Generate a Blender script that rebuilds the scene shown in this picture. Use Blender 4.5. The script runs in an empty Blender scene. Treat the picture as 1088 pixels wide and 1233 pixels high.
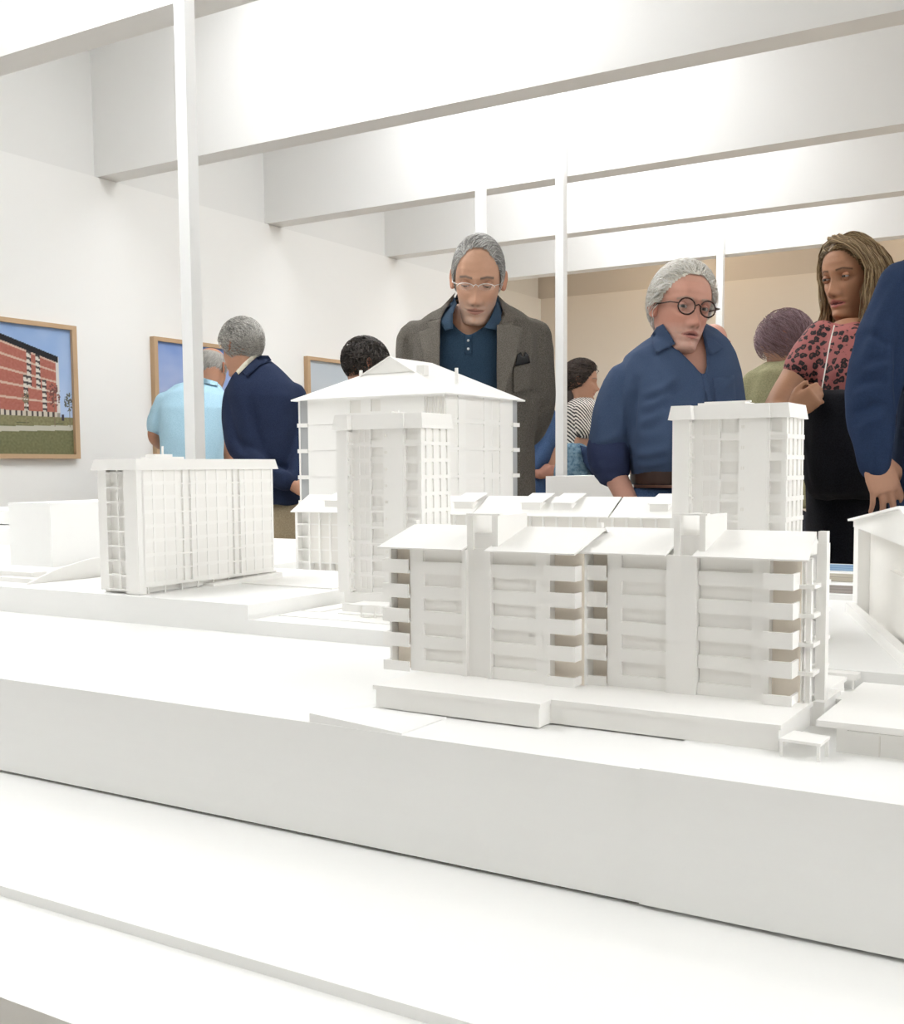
import bpy, bmesh, math, random
import numpy as np
from mathutils import Vector, Matrix, noise
from mathutils.bvhtree import BVHTree

random.seed(7)
rng = np.random.default_rng(7)
scene = bpy.context.scene
col = scene.collection

# ------------------------------------------------------------------ camera
FPX = 1344.015
IW, IH = 1088.0, 1233.0
CX, CY = 544.0, 667.51
YAW, PITCH, ROLL = [math.radians(a) for a in (31.458, 4.41628, -0.46117)]
CAMZ = 1.14


def cam_axes():
    f = Vector((-math.sin(YAW), math.cos(YAW), 0)); r = Vector((math.cos(YAW), math.sin(YAW), 0)); u = Vector((0, 0, 1))
    f2 = f * math.cos(PITCH) - u * math.sin(PITCH); u2 = u * math.cos(PITCH) + f * math.sin(PITCH)
    r3 = r * math.cos(ROLL) + u2 * math.sin(ROLL); u3 = u2 * math.cos(ROLL) - r * math.sin(ROLL)
    return r3, u3, f2


CR, CU, CF = cam_axes()
CPOS = Vector((0, 0, CAMZ))
cam_data = bpy.data.cameras.new('camera')
cam = bpy.data.objects.new('camera', cam_data); col.objects.link(cam)
cam_data.sensor_fit = 'HORIZONTAL'; cam_data.sensor_width = 36.0
cam_data.lens = FPX * 36.0 / IW
cam_data.shift_y = (CY - IH / 2) / IW
cam_data.clip_start = 0.02; cam_data.clip_end = 100
mw = Matrix((( CR.x, CU.x, -CF.x, 0), (CR.y, CU.y, -CF.y, 0), (CR.z, CU.z, -CF.z, CAMZ), (0, 0, 0, 1)))
cam.matrix_world = mw
scene.camera = cam

# ------------------------------------------------------------------ world, exposure
world = bpy.data.worlds.new('world'); scene.world = world; world.use_nodes = True
world.node_tree.nodes['Background'].inputs[0].default_value = (0.95, 0.97, 1.0, 1)
world.node_tree.nodes['Background'].inputs[1].default_value = 1.0
scene.view_settings.view_transform = 'Standard'
scene.view_settings.look = 'None'
scene.view_settings.gamma = 1.0
scene.view_settings.use_curve_mapping = False
scene.view_settings.exposure = 0.0
try:
    scene.cycles.diffuse_bounces = 7; scene.cycles.max_bounces = 12
except Exception:
    pass
SKY_STRENGTH = 6.1      # skylights: backlit diffusing panes
WARM_STRENGTH = 110.0    # warm track lamps at the far wall


# ------------------------------------------------------------------ pixel helpers (1088x1233 frame)
def ray(px, py):
    return CF + CR * ((px - CX) / FPX) - CU * ((py - CY) / FPX)


def P(px, py, d):
    """point at image position and distance d along the view axis"""
    return CPOS + ray(px, py) * d


def on(px, py, axis, val):
    r = ray(px, py)
    return CPOS + r * ((val - CPOS[axis]) / r[axis])


def proj(p):
    v = Vector(p) - CPOS
    z = v.dot(CF)
    return CX + FPX * v.dot(CR) / z, CY - FPX * v.dot(CU) / z, z


RH = Vector((math.cos(YAW), math.sin(YAW), 0))       # horizontal right
FH = Vector((-math.sin(YAW), math.cos(YAW), 0))      # horizontal away


# ------------------------------------------------------------------ materials
def new_mat(name):
    m = bpy.data.materials.new(name); m.use_nodes = True
    nt = m.node_tree
    return m, nt, nt.nodes['Principled BSDF']


def mat(name, c, rough=0.7, var=0.03, scale=30.0, bump=0.0, bscale=200.0, metal=0.0, spec=0.3, attr=None, sheen=0.0):
    """procedural surface: base colour with slight noise variation and fine bump"""
    m, nt, b = new_mat(name)
    n = nt.nodes; l = nt.links
    tc = n.new('ShaderNodeTexCoord')
    nz = n.new('ShaderNodeTexNoise'); nz.inputs['Scale'].default_value = scale; nz.inputs['Detail'].default_value = 4
    l.new(tc.outputs['Object'], nz.inputs['Vector'])
    mp = n.new('ShaderNodeMapRange'); mp.inputs[3].default_value = 1 - var; mp.inputs[4].default_value = 1 + var
    l.new(nz.outputs['Fac'], mp.inputs[0])
    mx = n.new('ShaderNodeMix'); mx.data_type = 'RGBA'; mx.blend_type = 'MULTIPLY'; mx.inputs[0].default_value = 1.0
    if attr:
        at = n.new('ShaderNodeAttribute'); at.attribute_name = attr
        l.new(at.outputs['Color'], mx.inputs[6])
    else:
        mx.inputs[6].default_value = (*c, 1)
    l.new(mp.outputs[0], mx.inputs[7])
    l.new(mx.outputs[2], b.inputs['Base Color'])
    b.inputs['Roughness'].default_value = rough
    b.inputs['Metallic'].default_value = metal
    b.inputs['Specular IOR Level'].default_value = spec
    if sheen:
        b.inputs['Sheen Weight'].default_value = sheen
    if bump > 0:
        n2 = n.new('ShaderNodeTexNoise'); n2.inputs['Scale'].default_value = bscale; n2.inputs['Detail'].default_value = 3
        l.new(tc.outputs['Object'], n2.inputs['Vector'])
        bp = n.new('ShaderNodeBump'); bp.inputs['Strength'].default_value = bump; bp.inputs['Distance'].default_value = 0.002
        l.new(n2.outputs['Fac'], bp.inputs['Height']); l.new(bp.outputs['Normal'], b.inputs['Normal'])
    return m


def emit(name, c, s):
    m, nt, b = new_mat(name)
    b.inputs['Base Color'].default_value = (0.9, 0.9, 0.9, 1)
    b.inputs['Emission Color'].default_value = (*c, 1)
    b.inputs['Emission Strength'].default_value = s
    return m


M = {}
M['wall'] = mat('white_painted_plaster', (0.86, 0.86, 0.845), 0.85, 0.01, 2.0, 0.05, 300)
M['trim_far'] = mat('shaded_frieze_plaster', (0.66, 0.60, 0.53), 0.85, 0.01, 2.0)  # shade above the lamp-lit wall, painted as a darker frieze colour
M['wall_far'] = mat('warm_lit_plaster', (0.80, 0.74, 0.665), 0.85, 0.01, 2.0, 0.05, 300)  # warm lamp light put into the far wall's base colour
M['frieze'] = mat('frieze_plaster', (0.80, 0.80, 0.785), 0.85, 0.01, 2.0)
M['beam'] = mat('white_painted_beam', (0.83, 0.83, 0.82), 0.8, 0.01, 2.0)
M['post'] = mat('white_painted_steel', (0.86, 0.87, 0.87), 0.5, 0.01, 2.0)
M['floor'] = mat('greige_oak_floor', (0.45, 0.40, 0.34), 0.5, 0.12, 6.0)
M['sky'] = emit('skylight_diffuser', (0.97, 0.985, 1.0), SKY_STRENGTH)
M['warm'] = emit('warm_lamp', (1.0, 0.80, 0.58), WARM_STRENGTH)
M['card'] = mat('white_model_card', (0.915, 0.905, 0.88), 0.75, 0.012, 60.0, 0.05, 900)
M['board'] = mat('white_foam_board', (0.90, 0.90, 0.885), 0.7, 0.01, 12.0, 0.04, 500)
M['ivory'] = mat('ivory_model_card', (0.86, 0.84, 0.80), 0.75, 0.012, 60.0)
M['tan'] = mat('warm_bounce_card', (0.86, 0.79, 0.70), 0.8, 0.02, 60.0)  # warm light bounced inside the loggias, painted into the card colour
M['pane'] = mat('pale_model_pane', (0.893, 0.880, 0.852), 0.7, 0.01, 60.0)
M['acrylic'] = mat('grey_acrylic', (0.42, 0.43, 0.44), 0.35, 0.1, 90.0)
M['shade'] = mat('painted_shade', (0.06, 0.05, 0.045), 0.9, 0.05, 30.0)  # near-black that paints shade in narrow gaps
M['oak'] = mat('oak_frame', (0.52, 0.36, 0.22), 0.55, 0.1, 40.0)
M['print'] = mat('photo_print', (1, 1, 1), 0.55, 0.01, 5.0, attr='Col')
M['skin'] = mat('skin', (1, 1, 1), 0.55, 0.05, 120.0, 0.15, 500, attr='Col', spec=0.35)
M['hair'] = mat('hair', (1, 1, 1), 0.5, 0.1, 80.0, attr='Col', spec=0.4)
M['eye'] = mat('eye', (1, 1, 1), 0.15, 0.0, 10.0, attr='Col', spec=0.5)


def fabric(name, c1, c2, scale, bump=0.4, rough=0.9):
    m, nt, b = new_mat(name)
    n = nt.nodes; l = nt.links
    tc = n.new('ShaderNodeTexCoord')
    nz = n.new('ShaderNodeTexNoise'); nz.inputs['Scale'].default_value = scale; nz.inputs['Detail'].default_value = 2
    l.new(tc.outputs['Object'], nz.inputs['Vector'])
    cr = n.new('ShaderNodeValToRGB'); cr.color_ramp.elements[0].position = 0.35; cr.color_ramp.elements[1].position = 0.65
    cr.color_ramp.elements[0].color = (*c1, 1); cr.color_ramp.elements[1].color = (*c2, 1)
    l.new(nz.outputs['Fac'], cr.inputs[0]); l.new(cr.outputs[0], b.inputs['Base Color'])
    b.inputs['Roughness'].default_value = rough; b.inputs['Specular IOR Level'].default_value = 0.2
    bp = n.new('ShaderNodeBump'); bp.inputs['Strength'].default_value = bump; bp.inputs['Distance'].default_value = 0.002
    l.new(nz.outputs['Fac'], bp.inputs['Height']); l.new(bp.outputs['Normal'], b.inputs['Normal'])
    return m


M['tweed'] = fabric('brown_grey_tweed', (0.085, 0.075, 0.064), (0.165, 0.15, 0.13), 420)
M['tweed_edge'] = fabric('tweed_edge', (0.12, 0.108, 0.092), (0.19, 0.172, 0.15), 420)
M['polo_navy'] = fabric('dark_teal_polo', (0.018, 0.042, 0.075), (0.03, 0.06, 0.10), 500)
M['polo_collar'] = fabric('slate_blue_collar', (0.035, 0.068, 0.115), (0.048, 0.085, 0.14), 500)
M['shirt_blue'] = fabric('blue_shirt', (0.050, 0.079, 0.148), (0.060, 0.092, 0.170), 500, 0.12)
M['shirt_cuff'] = fabric('blue_shirt_cuff', (0.033, 0.045, 0.105), (0.04, 0.055, 0.12), 500, 0.12)
M['navy'] = fabric('navy_wool', (0.012, 0.02, 0.05), (0.022, 0.034, 0.075), 380)
M['suit'] = fabric('navy_suit_wool', (0.017, 0.033, 0.076), (0.023, 0.042, 0.094), 450, 0.2)
M['sky_polo'] = fabric('light_blue_polo', (0.36, 0.57, 0.70), (0.43, 0.64, 0.77), 200, 0.2)
M['khaki'] = fabric('khaki_cotton', (0.33, 0.27, 0.18), (0.42, 0.35, 0.24), 200)
M['jeans'] = fabric('blue_jeans', (0.04, 0.075, 0.16), (0.07, 0.12, 0.24), 300)
M['denim'] = fabric('washed_denim', (0.09, 0.17, 0.25), (0.22, 0.34, 0.43), 60)
M['black'] = fabric('black_knit', (0.006, 0.006, 0.009), (0.014, 0.014, 0.019), 300)
M['olive'] = fabric('olive_cotton', (0.25, 0.235, 0.13), (0.33, 0.31, 0.185), 200)
M['cream'] = fabric('cream_cotton', (0.70, 0.66, 0.54), (0.78, 0.74, 0.62), 200)
M['dark_trousers'] = fabric('dark_trousers', (0.02, 0.022, 0.03), (0.035, 0.036, 0.045), 200)
M['leather'] = mat('brown_leather', (0.045, 0.022, 0.016), 0.45, 0.15, 60.0)
M['shoe'] = mat('black_leather', (0.015, 0.013, 0.012), 0.35, 0.1, 40.0)
M['tortoise'] = mat('tortoise_acetate', (0.035, 0.014, 0.012), 0.25, 0.4, 160.0)
M['steel'] = mat('thin_steel', (0.75, 0.74, 0.72), 0.3, 0.02, 40.0, metal=0.8)
M['button'] = mat('pale_button', (0.6, 0.62, 0.64), 0.3, 0.02, 40.0)
M['blackplastic'] = mat('black_plastic', (0.01, 0.01, 0.011), 0.25, 0.05, 40.0)
M['cord'] = mat('pale_lanyard', (0.75, 0.72, 0.66), 0.8, 0.05, 90.0)


def glass_mat():
    m, nt, b = new_mat('spectacle_lens')
    n = nt.nodes; l = nt.links
    tr = n.new('ShaderNodeBsdfTransparent'); gl = n.new('ShaderNodeBsdfGlossy'); gl.inputs['Roughness'].default_value = 0.02
    mx = n.new('ShaderNodeMixShader'); mx.inputs[0].default_value = 0.08
    l.new(tr.outputs[0], mx.inputs[1]); l.new(gl.outputs[0], mx.inputs[2])
    l.new(mx.outputs[0], n['Material Output'].inputs['Surface'])
    return m


M['lens'] = glass_mat()


def leopard():
    m, nt, b = new_mat('leopard_print')
    n = nt.nodes; l = nt.links
    tc = n.new('ShaderNodeTexCoord')
    nz = n.new('ShaderNodeTexNoise'); nz.inputs['Scale'].default_value = 90; nz.inputs['Detail'].default_value = 1
    l.new(tc.outputs['Object'], nz.inputs['Vector'])
    mxv = n.new('ShaderNodeMix'); mxv.data_type = 'RGBA'; mxv.blend_type = 'LINEAR_LIGHT'; mxv.inputs[0].default_value = 0.007
    l.new(tc.outputs['Object'], mxv.inputs[6]); l.new(nz.outputs['Color'], mxv.inputs[7])
    vo = n.new('ShaderNodeTexVoronoi'); vo.inputs['Scale'].default_value = 52; vo.inputs['Randomness'].default_value = 0.75
    l.new(mxv.outputs[2], vo.inputs['Vector'])
    cr = n.new('ShaderNodeValToRGB')
    e = cr.color_ramp.elements
    e[0].position = 0.0; e[0].color = (0.17, 0.06, 0.05, 1)
    e[1].position = 1.0; e[1].color = (0.43, 0.135, 0.125, 1)
    for pos, c in ((0.15, (0.13, 0.045, 0.04, 1)), (0.20, (0.014, 0.010, 0.013, 1)), (0.43, (0.014, 0.010, 0.013, 1)), (0.48, (0.42, 0.13, 0.12, 1))):
        x = e.new(pos); x.color = c
    l.new(vo.outputs['Distance'], cr.inputs[0]); l.new(cr.outputs[0], b.inputs['Base Color'])
    b.inputs['Roughness'].default_value = 0.75
    return m


M['leopard'] = leopard()


def stripes():
    m, nt, b = new_mat('black_white_stripes')
    n = nt.nodes; l = nt.links
    tc = n.new('ShaderNodeTexCoord')
    wv = n.new('ShaderNodeTexWave'); wv.inputs['Scale'].default_value = 26; wv.inputs['Distortion'].default_value = 1.2
    wv.inputs['Detail Scale'].default_value = 3.0; wv.bands_direction = 'DIAGONAL'
    l.new(tc.outputs['Object'], wv.inputs['Vector'])
    cr = n.new('ShaderNodeValToRGB'); cr.color_ramp.elements[0].position = 0.42; cr.color_ramp.elements[1].position = 0.58
    cr.color_ramp.elements[0].color = (0.03, 0.028, 0.028, 1); cr.color_ramp.elements[1].color = (0.72, 0.69, 0.64, 1)
    l.new(wv.outputs['Fac'], cr.inputs[0]); l.new(cr.outputs[0], b.inputs['Base Color'])
    b.inputs['Roughness'].default_value = 0.85
    return m


M['stripes'] = stripes()


# ------------------------------------------------------------------ object helpers
def tag(o, label=None, cat=None, group=None, kind=None):
    if label: o['label'] = label
    if cat: o['category'] = cat
    if group: o['group'] = group
    if kind: o['kind'] = kind
    return o


def empty(name, loc, label=None, cat=None, group=None, kind=None):
    o = bpy.data.objects.new(name, None); col.objects.link(o); o.location = loc
    o.empty_display_size = 0.05
    return tag(o, label, cat, group, kind)


def wloc(o):
    v = Vector((0, 0, 0))
    while o is not None:
        v = v + Vector(o.location); o = o.parent
    return v


def mk(name, verts, faces, m, parent=None, smooth=False, cols=None):
    """mesh object from world-space verts"""
    off = wloc(parent) if parent else Vector((0, 0, 0))
    me = bpy.data.meshes.new(name)
    if parent:
        vs = [(v[0] - off.x, v[1] - off.y, v[2] - off.z) for v in verts]
    else:
        vs = np.array(verts, float)
        mn = vs.min(0); mx_ = vs.max(0)
        off = Vector(((mn[0] + mx_[0]) / 2, (mn[1] + mx_[1]) / 2, mn[2]))
        vs = [(v[0] - off.x, v[1] - off.y, v[2] - off.z) for v in verts]
    me.from_pydata(vs, [], [tuple(f) for f in faces]); me.update()
    bm = bmesh.new(); bm.from_mesh(me); bmesh.ops.recalc_face_normals(bm, faces=bm.faces); bm.to_mesh(me); bm.free()
    if cols is not None:
        ca = me.color_attributes.new('Col', 'FLOAT_COLOR', 'POINT')
        arr = np.ones((len(vs), 4), np.float32); arr[:, :3] = np.array(cols, np.float32)[:, :3]
        ca.data.foreach_set('color', arr.ravel())
    if smooth:
        me.polygons.foreach_set('use_smooth', [True] * len(me.polygons))
    me.materials.append(M[m])
    o = bpy.data.objects.new(name, me); col.objects.link(o)
    if parent:
        o.parent = parent
    else:
        o.location = off
    return o


CUBE = {}


def cube_mesh(m):
    if m not in CUBE:
        me = bpy.data.meshes.new('block_' + m)
        v = [(x, y, z) for x in (-.5, .5) for y in (-.5, .5) for z in (-.5, .5)]
        f = [(0, 1, 3, 2), (4, 6, 7, 5), (0, 4, 5, 1), (2, 3, 7, 6), (0, 2, 6, 4), (1, 5, 7, 3)]
        me.from_pydata(v, [], f); me.update(); me.materials.append(M[m]); CUBE[m] = me
    return CUBE[m]


def bx(name, x0, x1, y0, y1, z0, z1, m='card', parent=None, poff=None):
    o = bpy.data.objects.new(name, cube_mesh(m)); col.objects.link(o)
    off = poff if poff is not None else (wloc(parent) if parent else Vector((0, 0, 0)))
    o.location = Vector(((x0 + x1) / 2, (y0 + y1) / 2, (z0 + z1) / 2)) - off
    o.scale = (abs(x1 - x0), abs(y1 - y0), abs(z1 - z0))
    if parent: o.parent = parent
    return o


def prism(name, poly, h0, h1, axis, m, parent=None):
    """extrude a 2-D polygon along an axis (0 x: poly=(y,z), 1 y: poly=(x,z), 2 z: poly=(x,y))"""
    def p3(a, b, h):
        return (h, a, b) if axis == 0 else ((a, h, b) if axis == 1 else (a, b, h))
    n = len(poly)
    v = [p3(a, b, h0) for a, b in poly] + [p3(a, b, h1) for a, b in poly]
    f = [tuple(range(n)), tuple(range(2 * n - 1, n - 1, -1))] + [(i, (i + 1) % n, n + (i + 1) % n, n + i) for i in range(n)]
    return mk(name, v, f, m, parent)


def slab(name, quad, t, m, parent=None):
    """thin sheet: quad of four points, thickened by t along its normal"""
    q = [Vector(p) for p in quad]
    nrm = (q[1] - q[0]).cross(q[-1] - q[0]).normalized()
    if nrm.z < 0: nrm = -nrm
    n = len(q)
    v = q + [p - nrm * t for p in q]
    f = [tuple(range(n)), tuple(range(2 * n - 1, n - 1, -1))] + [(i, (i + 1) % n, n + (i + 1) % n, n + i) for i in range(n)]
    return mk(name, v, f, m, parent)

# ================================================================== THE ROOM
ROOM_L, ROOM_R, ROOM_B, ROOM_F = -5.0, 5.0, 9.87, -3.2
ZW = 2.775          # top of the hanging wall = underside of the beams
ZC = 3.62           # ceiling above the beams


def structure(o):
    o['kind'] = 'structure'; return o


structure(bx('floor', ROOM_L - .3, ROOM_R + .3, ROOM_F - .3, ROOM_B + .3, -0.1, 0.0, 'floor'))
structure(bx('wall_left', ROOM_L - .2, ROOM_L, ROOM_F, ROOM_B, 0, ZW, 'wall'))
structure(bx('trim_1', ROOM_L - .2, ROOM_L - .03, ROOM_F, ROOM_B, ZW, ZC, 'frieze'))
structure(bx('wall_back', ROOM_L - .2, ROOM_R + .2, ROOM_B, ROOM_B + .2, 0, ZW, 'wall_far'))
structure(bx('trim_2', ROOM_L - .2, ROOM_R + .2, ROOM_B + .03, ROOM_B + .2, ZW, ZC, 'trim_far'))
structure(bx('wall_right', ROOM_R, ROOM_R + .2, ROOM_F, ROOM_B, 0, ZC, 'wall'))
structure(bx('wall_front', ROOM_L - .2, ROOM_R + .2, ROOM_F - .2, ROOM_F, 0, ZC, 'wall'))
structure(bx('ceiling', ROOM_L - .2, ROOM_R + .2, ROOM_F - .2, ROOM_B + .2, ZC, ZC + .15, 'beam'))
BEAMS = [-2.83, -1.38, 0.07, 1.52, 2.965, 4.42, 5.855, 7.26, 8.645]
BW = 0.142
for i, y in enumerate(BEAMS):
    structure(bx('trim_%d' % (i + 3), ROOM_L - .03, ROOM_R, y, y + BW, ZW + .004, ZC, 'beam'))
# skylight panes set in the ceiling between the beams, two rows
nw = 1
for i in range(1, len(BEAMS) - 1):
    y0, y1 = BEAMS[i] + BW + .12, BEAMS[i + 1] - .12
    for (x0, x1) in ((-3.65, -2.15), (1.9, 3.9)):
        structure(bx('window_%d' % nw, x0, x1, y0, y1, ZC - .03, ZC - .002, 'sky')); nw += 1
# warm track lamps washing the far wall
for x, w_ in ((-3.4, 'leftmost'), (-1.2, 'middle'), (1.0, 'rightmost')):
    t = empty('track_lamp', (x, ROOM_B - .75, ZC - .20), w_ + ' of the small warm ceiling lamps in the bay by the far wall', 'lamp', 'warm lamps by the far wall')
    bx('lamp_body', x - .07, x + .07, ROOM_B - .82, ROOM_B - .68, ZC - .18, ZC, 'post', t)
    bx('lamp_diffuser', x - .06, x + .06, ROOM_B - .81, ROOM_B - .69, ZC - .195, ZC - .18, 'warm', t)

# slender square posts
for (x, y, lab) in ((-2.868, 2.913, 'thick-looking nearest white square post rising left of the grey-jacketed man'),
                    (-3.345, 5.80, 'white square post rising behind the head of the man in grey jacket'),
                    (-2.822, 5.80, 'tall white square post between the grey-jacketed man and the striped woman'),
                    (-3.116, 8.59, 'far thin white post just above the white-haired man'),
                    (-2.806, 8.59, 'far thin white post right of the white-haired man')):
    t = empty('post', (x, y, 0), lab, 'post')
    bx('shaft', x - .025, x + .025, y - .0, y + .05, 0, ZC - .002, 'post', t)
    bx('base_plate', x - .06, x + .06, y - .03, y + .08, 0, .008, 'post', t)


# ------------------------------------------------------------------ pictures on the left wall
def picture(y0, y1, z0, z1, colfn, lab, nu=120, nv=110):
    t = empty('framed_photograph', (ROOM_L, (y0 + y1) / 2, z0), lab, 'picture')
    fw, fd = 0.03, 0.035
    bx('frame_rail', ROOM_L, ROOM_L + fd, y0, y1, z1 - fw * .8, z1, 'oak', t)
    bx('frame_rail', ROOM_L, ROOM_L + fd, y0, y1, z0, z0 + fw * .8, 'oak', t)
    bx('frame_stile', ROOM_L, ROOM_L + fd, y0, y0 + fw, z0 + fw * .8, z1 - fw * .8, 'oak', t)
    bx('frame_stile', ROOM_L, ROOM_L + fd, y1 - fw, y1, z0 + fw * .8, z1 - fw * .8, 'oak', t)
    v, f, c = [], [], []
    a0, a1, b0, b1 = y0 + fw, y1 - fw, z0 + fw * .8, z1 - fw * .8
    for j in range(nv + 1):
        for i in range(nu + 1):
            u, w = i / nu, j / nv
            v.append((ROOM_L + .016, a0 + (a1 - a0) * u, b0 + (b1 - b0) * w)); c.append(colfn(u, w))
    for j in range(nv):
        for i in range(nu):
            k = j * (nu + 1) + i; f.append((k, k + 1, k + nu + 2, k + nu + 1))
    mk('print', v, f, 'print', t, cols=c)
    bx('backing', ROOM_L, ROOM_L + .012, y0 + .01, y1 - .01, z0 + .01, z1 - .01, 'oak', t)


def lerp(a, b, t):
    t = max(0, min(1, t)); return tuple(x + (y - x) * t for x, y in zip(a, b))


def pic_brick(u, w):
    # u: 0..1 along the wall; only u > ~0.5 is in view.  w: 0 bottom .. 1 top
    nz = noise.noise(Vector((u * 9, w * 9, 0))); nf = noise.noise(Vector((u * 60, w * 60, 3)))
    sky = lerp((0.40, 0.52, 0.74), (0.20, 0.34, 0.63), (w - .3) * 1.5); sky = lerp(sky, (0.5, 0.6, 0.76), .25 + .2 * nz)
    c = sky
    x = (u - .5) / .5                       # visible half
    roof_t = .90 - .155 * x; roof_b = roof_t - .05
    edge = .80
    if w < .30:
        c = lerp((0.19, 0.18, 0.09), (0.26, 0.24, 0.13), .5 + nf)
        if w < .225: c = lerp((0.14, 0.145, 0.07), (0.20, 0.195, 0.10), .5 + nf * .8)
        if .175 + .02 * x < w < .215 + .02 * x: c = (0.50, 0.48, 0.40)
        if .24 < w < .25 and (.1 < x < .3 or .72 < x < .85): c = (0.08, 0.09, 0.05)
    elif x < edge and w < roof_t:
        if w > roof_b and x < edge - .01:
            c = (0.012, 0.012, 0.016)
        elif x > edge - .055:
            c = (0.62, 0.60, 0.58) if .33 < w else (0.3, 0.28, 0.25)
        else:
            s = (roof_b - w) / (roof_b - .32); k = (s * 5) % 1.0
            c = lerp((0.36, 0.115, 0.085), (0.42, 0.15, 0.115), .5 + nf)
            if k > .84 or s < .03: c = (0.58, 0.42, 0.33)
            if x < -.1 and (x * 7 % 1) > .6: c = (0.45, 0.40, 0.36)
            for (bxc, lo, hi) in ((.32, .42, 1), (.46, .42, 1), (.26, 0, .60), (.55, 0, .60)):
                a = 1 - s
                if abs(x - bxc) < .035 and lo < a < hi:
                    kk = (s * 10) % 1.0
                    c = (0.06, 0.05, 0.05) if kk < .38 else (0.62, 0.58, 0.52)
                    if x - bxc > .018 and kk < .6: c = (0.05, 0.04, 0.045)
            if s > .965: c = (0.55, 0.5, 0.42) if (x * 12 % 1) > .35 else (0.06, 0.05, 0.05)
    # bare trees
    for (tx, tw, r, dk) in ((.70, .47, .095, (0.16, 0.07, 0.06)), (.25, .44, .05, (0.20, 0.16, 0.10)), (.95, .42, .075, (0.10, 0.10, 0.08))):
        d = math.hypot((x - tx) / 1.15, (w - tw))
        if d < r and nf > -.12 + d * 2.5: c = dk
        if abs(x - tx) < .006 and .22 < w < tw: c = lerp(dk, (.35, .3, .2), .3)
    if .82 < x < .86 and .27 < w < .32: c = (0.05, 0.04, 0.06)
    return c


def pic_sky(u, w):
    nz = noise.noise(Vector((u * 3, w * 5, 1))) + .5 * noise.noise(Vector((u * 8, w * 12, 5)))
    c = lerp((0.50, 0.56, 0.74), (0.17, 0.29, 0.62), w * 1.3 - .3 + .35 * nz)
    if w < .38 - .10 * u + .02 * math.sin(u * 40): c = (0.10, 0.06, 0.05)
    if w < .36 - .10 * u and (u * 14 % 1) > .5 and (w * 16 % 1) > .4: c = (0.33, 0.20, 0.15)
    if w < .10: c = (0.16, 0.17, 0.11)
    return c


def pic_pale(u, w):
    nz = noise.noise(Vector((u * 3, w * 4, 8)))
    c = lerp((0.60, 0.63, 0.66), (0.50, 0.56, 0.62), w + .3 * nz)
    if w < .34 + .05 * math.sin(u * 9): c = (0.34, 0.33, 0.30)
    if w < .12: c = (0.25, 0.26, 0.2)
    return c


picture(3.34, 4.205, 1.208, 1.930, pic_brick, 'oak-framed photograph of a red brick apartment block under a blue sky', 200, 180)
picture(4.77, 5.64, 1.208, 1.930, pic_sky, 'oak-framed photograph with wide cloudy sky behind the two men at the wall', 90, 80)
picture(6.205, 7.07, 1.208, 1.930, pic_pale, 'oak-framed pale grey photograph right of the navy-jacketed man', 60, 60)

# ================================================================== THE TABLE
ZT = 0.80
table = empty('exhibition_table', (-1.0, 1.5, 0), 'long white table of layered boards carrying the card city model', 'table')
bx('top_board', -3.1, 1.4, 0.569, 2.44, ZT - .0085, ZT, 'board', table)
bx('lower_board', -3.1, 1.4, 0.4545, 2.44, ZT - .033, ZT - .0085, 'board', table)
bx('apron', -3.0, 1.3, 0.56, 2.40, ZT - .14, ZT - .033, 'board', table)
for x in (-2.9, -0.9, 1.15):
    for y in (0.62, 2.3):
        bx('leg', x, x + .07, y, y + .07, 0, ZT - .14, 'board', table)

ZG, ZL, ZM = 0.910, 0.950, 0.929    # front ground, raised left ground, middle ground
YFB = 0.792
gap_strip = bx('gap_shade_strip', -3.05, 1.35, YFB + .006, 2.36, ZT, ZT + .0032, 'shade')  # added dark strip, paints the shadow gap below the base blocks
tag(gap_strip, 'thin dark gap strip under the white front edge of the model base', 'packing')
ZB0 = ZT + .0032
terr = empty('terrain_block', (-.8, 1.0, ZB0), 'long low white front block of the model base with plain grey-lit edge', 'model base')
bx('front_board', -3.05, -0.3165, YFB, 1.184, ZB0, ZG - .0015, 'board', terr)
bx('front_board', -0.3165, 1.35, YFB - .0022, 1.184, ZB0, ZG, 'board', terr)
rz = ZG - .0015
mk('ramp_sheet', [(-.640, YFB + .001, rz + .0085), (-.538, YFB + .001, rz + .0016), (-.538, .8675, rz + .0012), (-.6225, .8675, rz + .0016), (-.6225, .905, rz + .0010), (-.640, .905, rz + .0012),
                  (-.640, YFB + .001, rz), (-.538, YFB + .001, rz), (-.538, .8675, rz), (-.6225, .8675, rz), (-.6225, .905, rz), (-.640, .905, rz)],
   [(0, 1, 2, 3), (0, 3, 4, 5), (6, 9, 8, 7), (6, 11, 10, 9), (0, 6, 7, 1), (1, 7, 8, 2), (2, 8, 9, 3), (3, 9, 10, 4), (4, 10, 11, 5), (5, 11, 6, 0)], 'board', terr)
terl = empty('terrain_block', (-2.0, 1.8, ZB0), 'raised white left block of the model base carrying the plain box', 'model base')
bx('raised_board', -3.05, -1.47, 1.184, 2.38, ZB0, ZL, 'board', terl)
tern = bx('terrain_block', -1.47, -1.063, 1.184, 1.66, ZB0, ZL, 'board')
tag(tern, 'square white raised card block directly under the grid-windowed slab block', 'model base')
term = empty('terrain_block', (0.1, 1.8, ZB0), 'middle white block of the model base carrying the towers and row house', 'model base')
bx('middle_board', -1.063, 1.35, 1.184, 2.38, ZB0, ZM, 'board', term)
terq = bx('terrain_block', -1.47, -1.063, 1.66, 2.38, ZB0, ZM, 'board')
tag(terq, 'white card base block under the left end of the row house', 'model base')


def sheet(name, x0, x1, y0, y1, z, h, lab, cat):
    tag(bx(name, x0, x1, y0, y1, z, z + h, 'card'), lab, cat)


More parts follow.
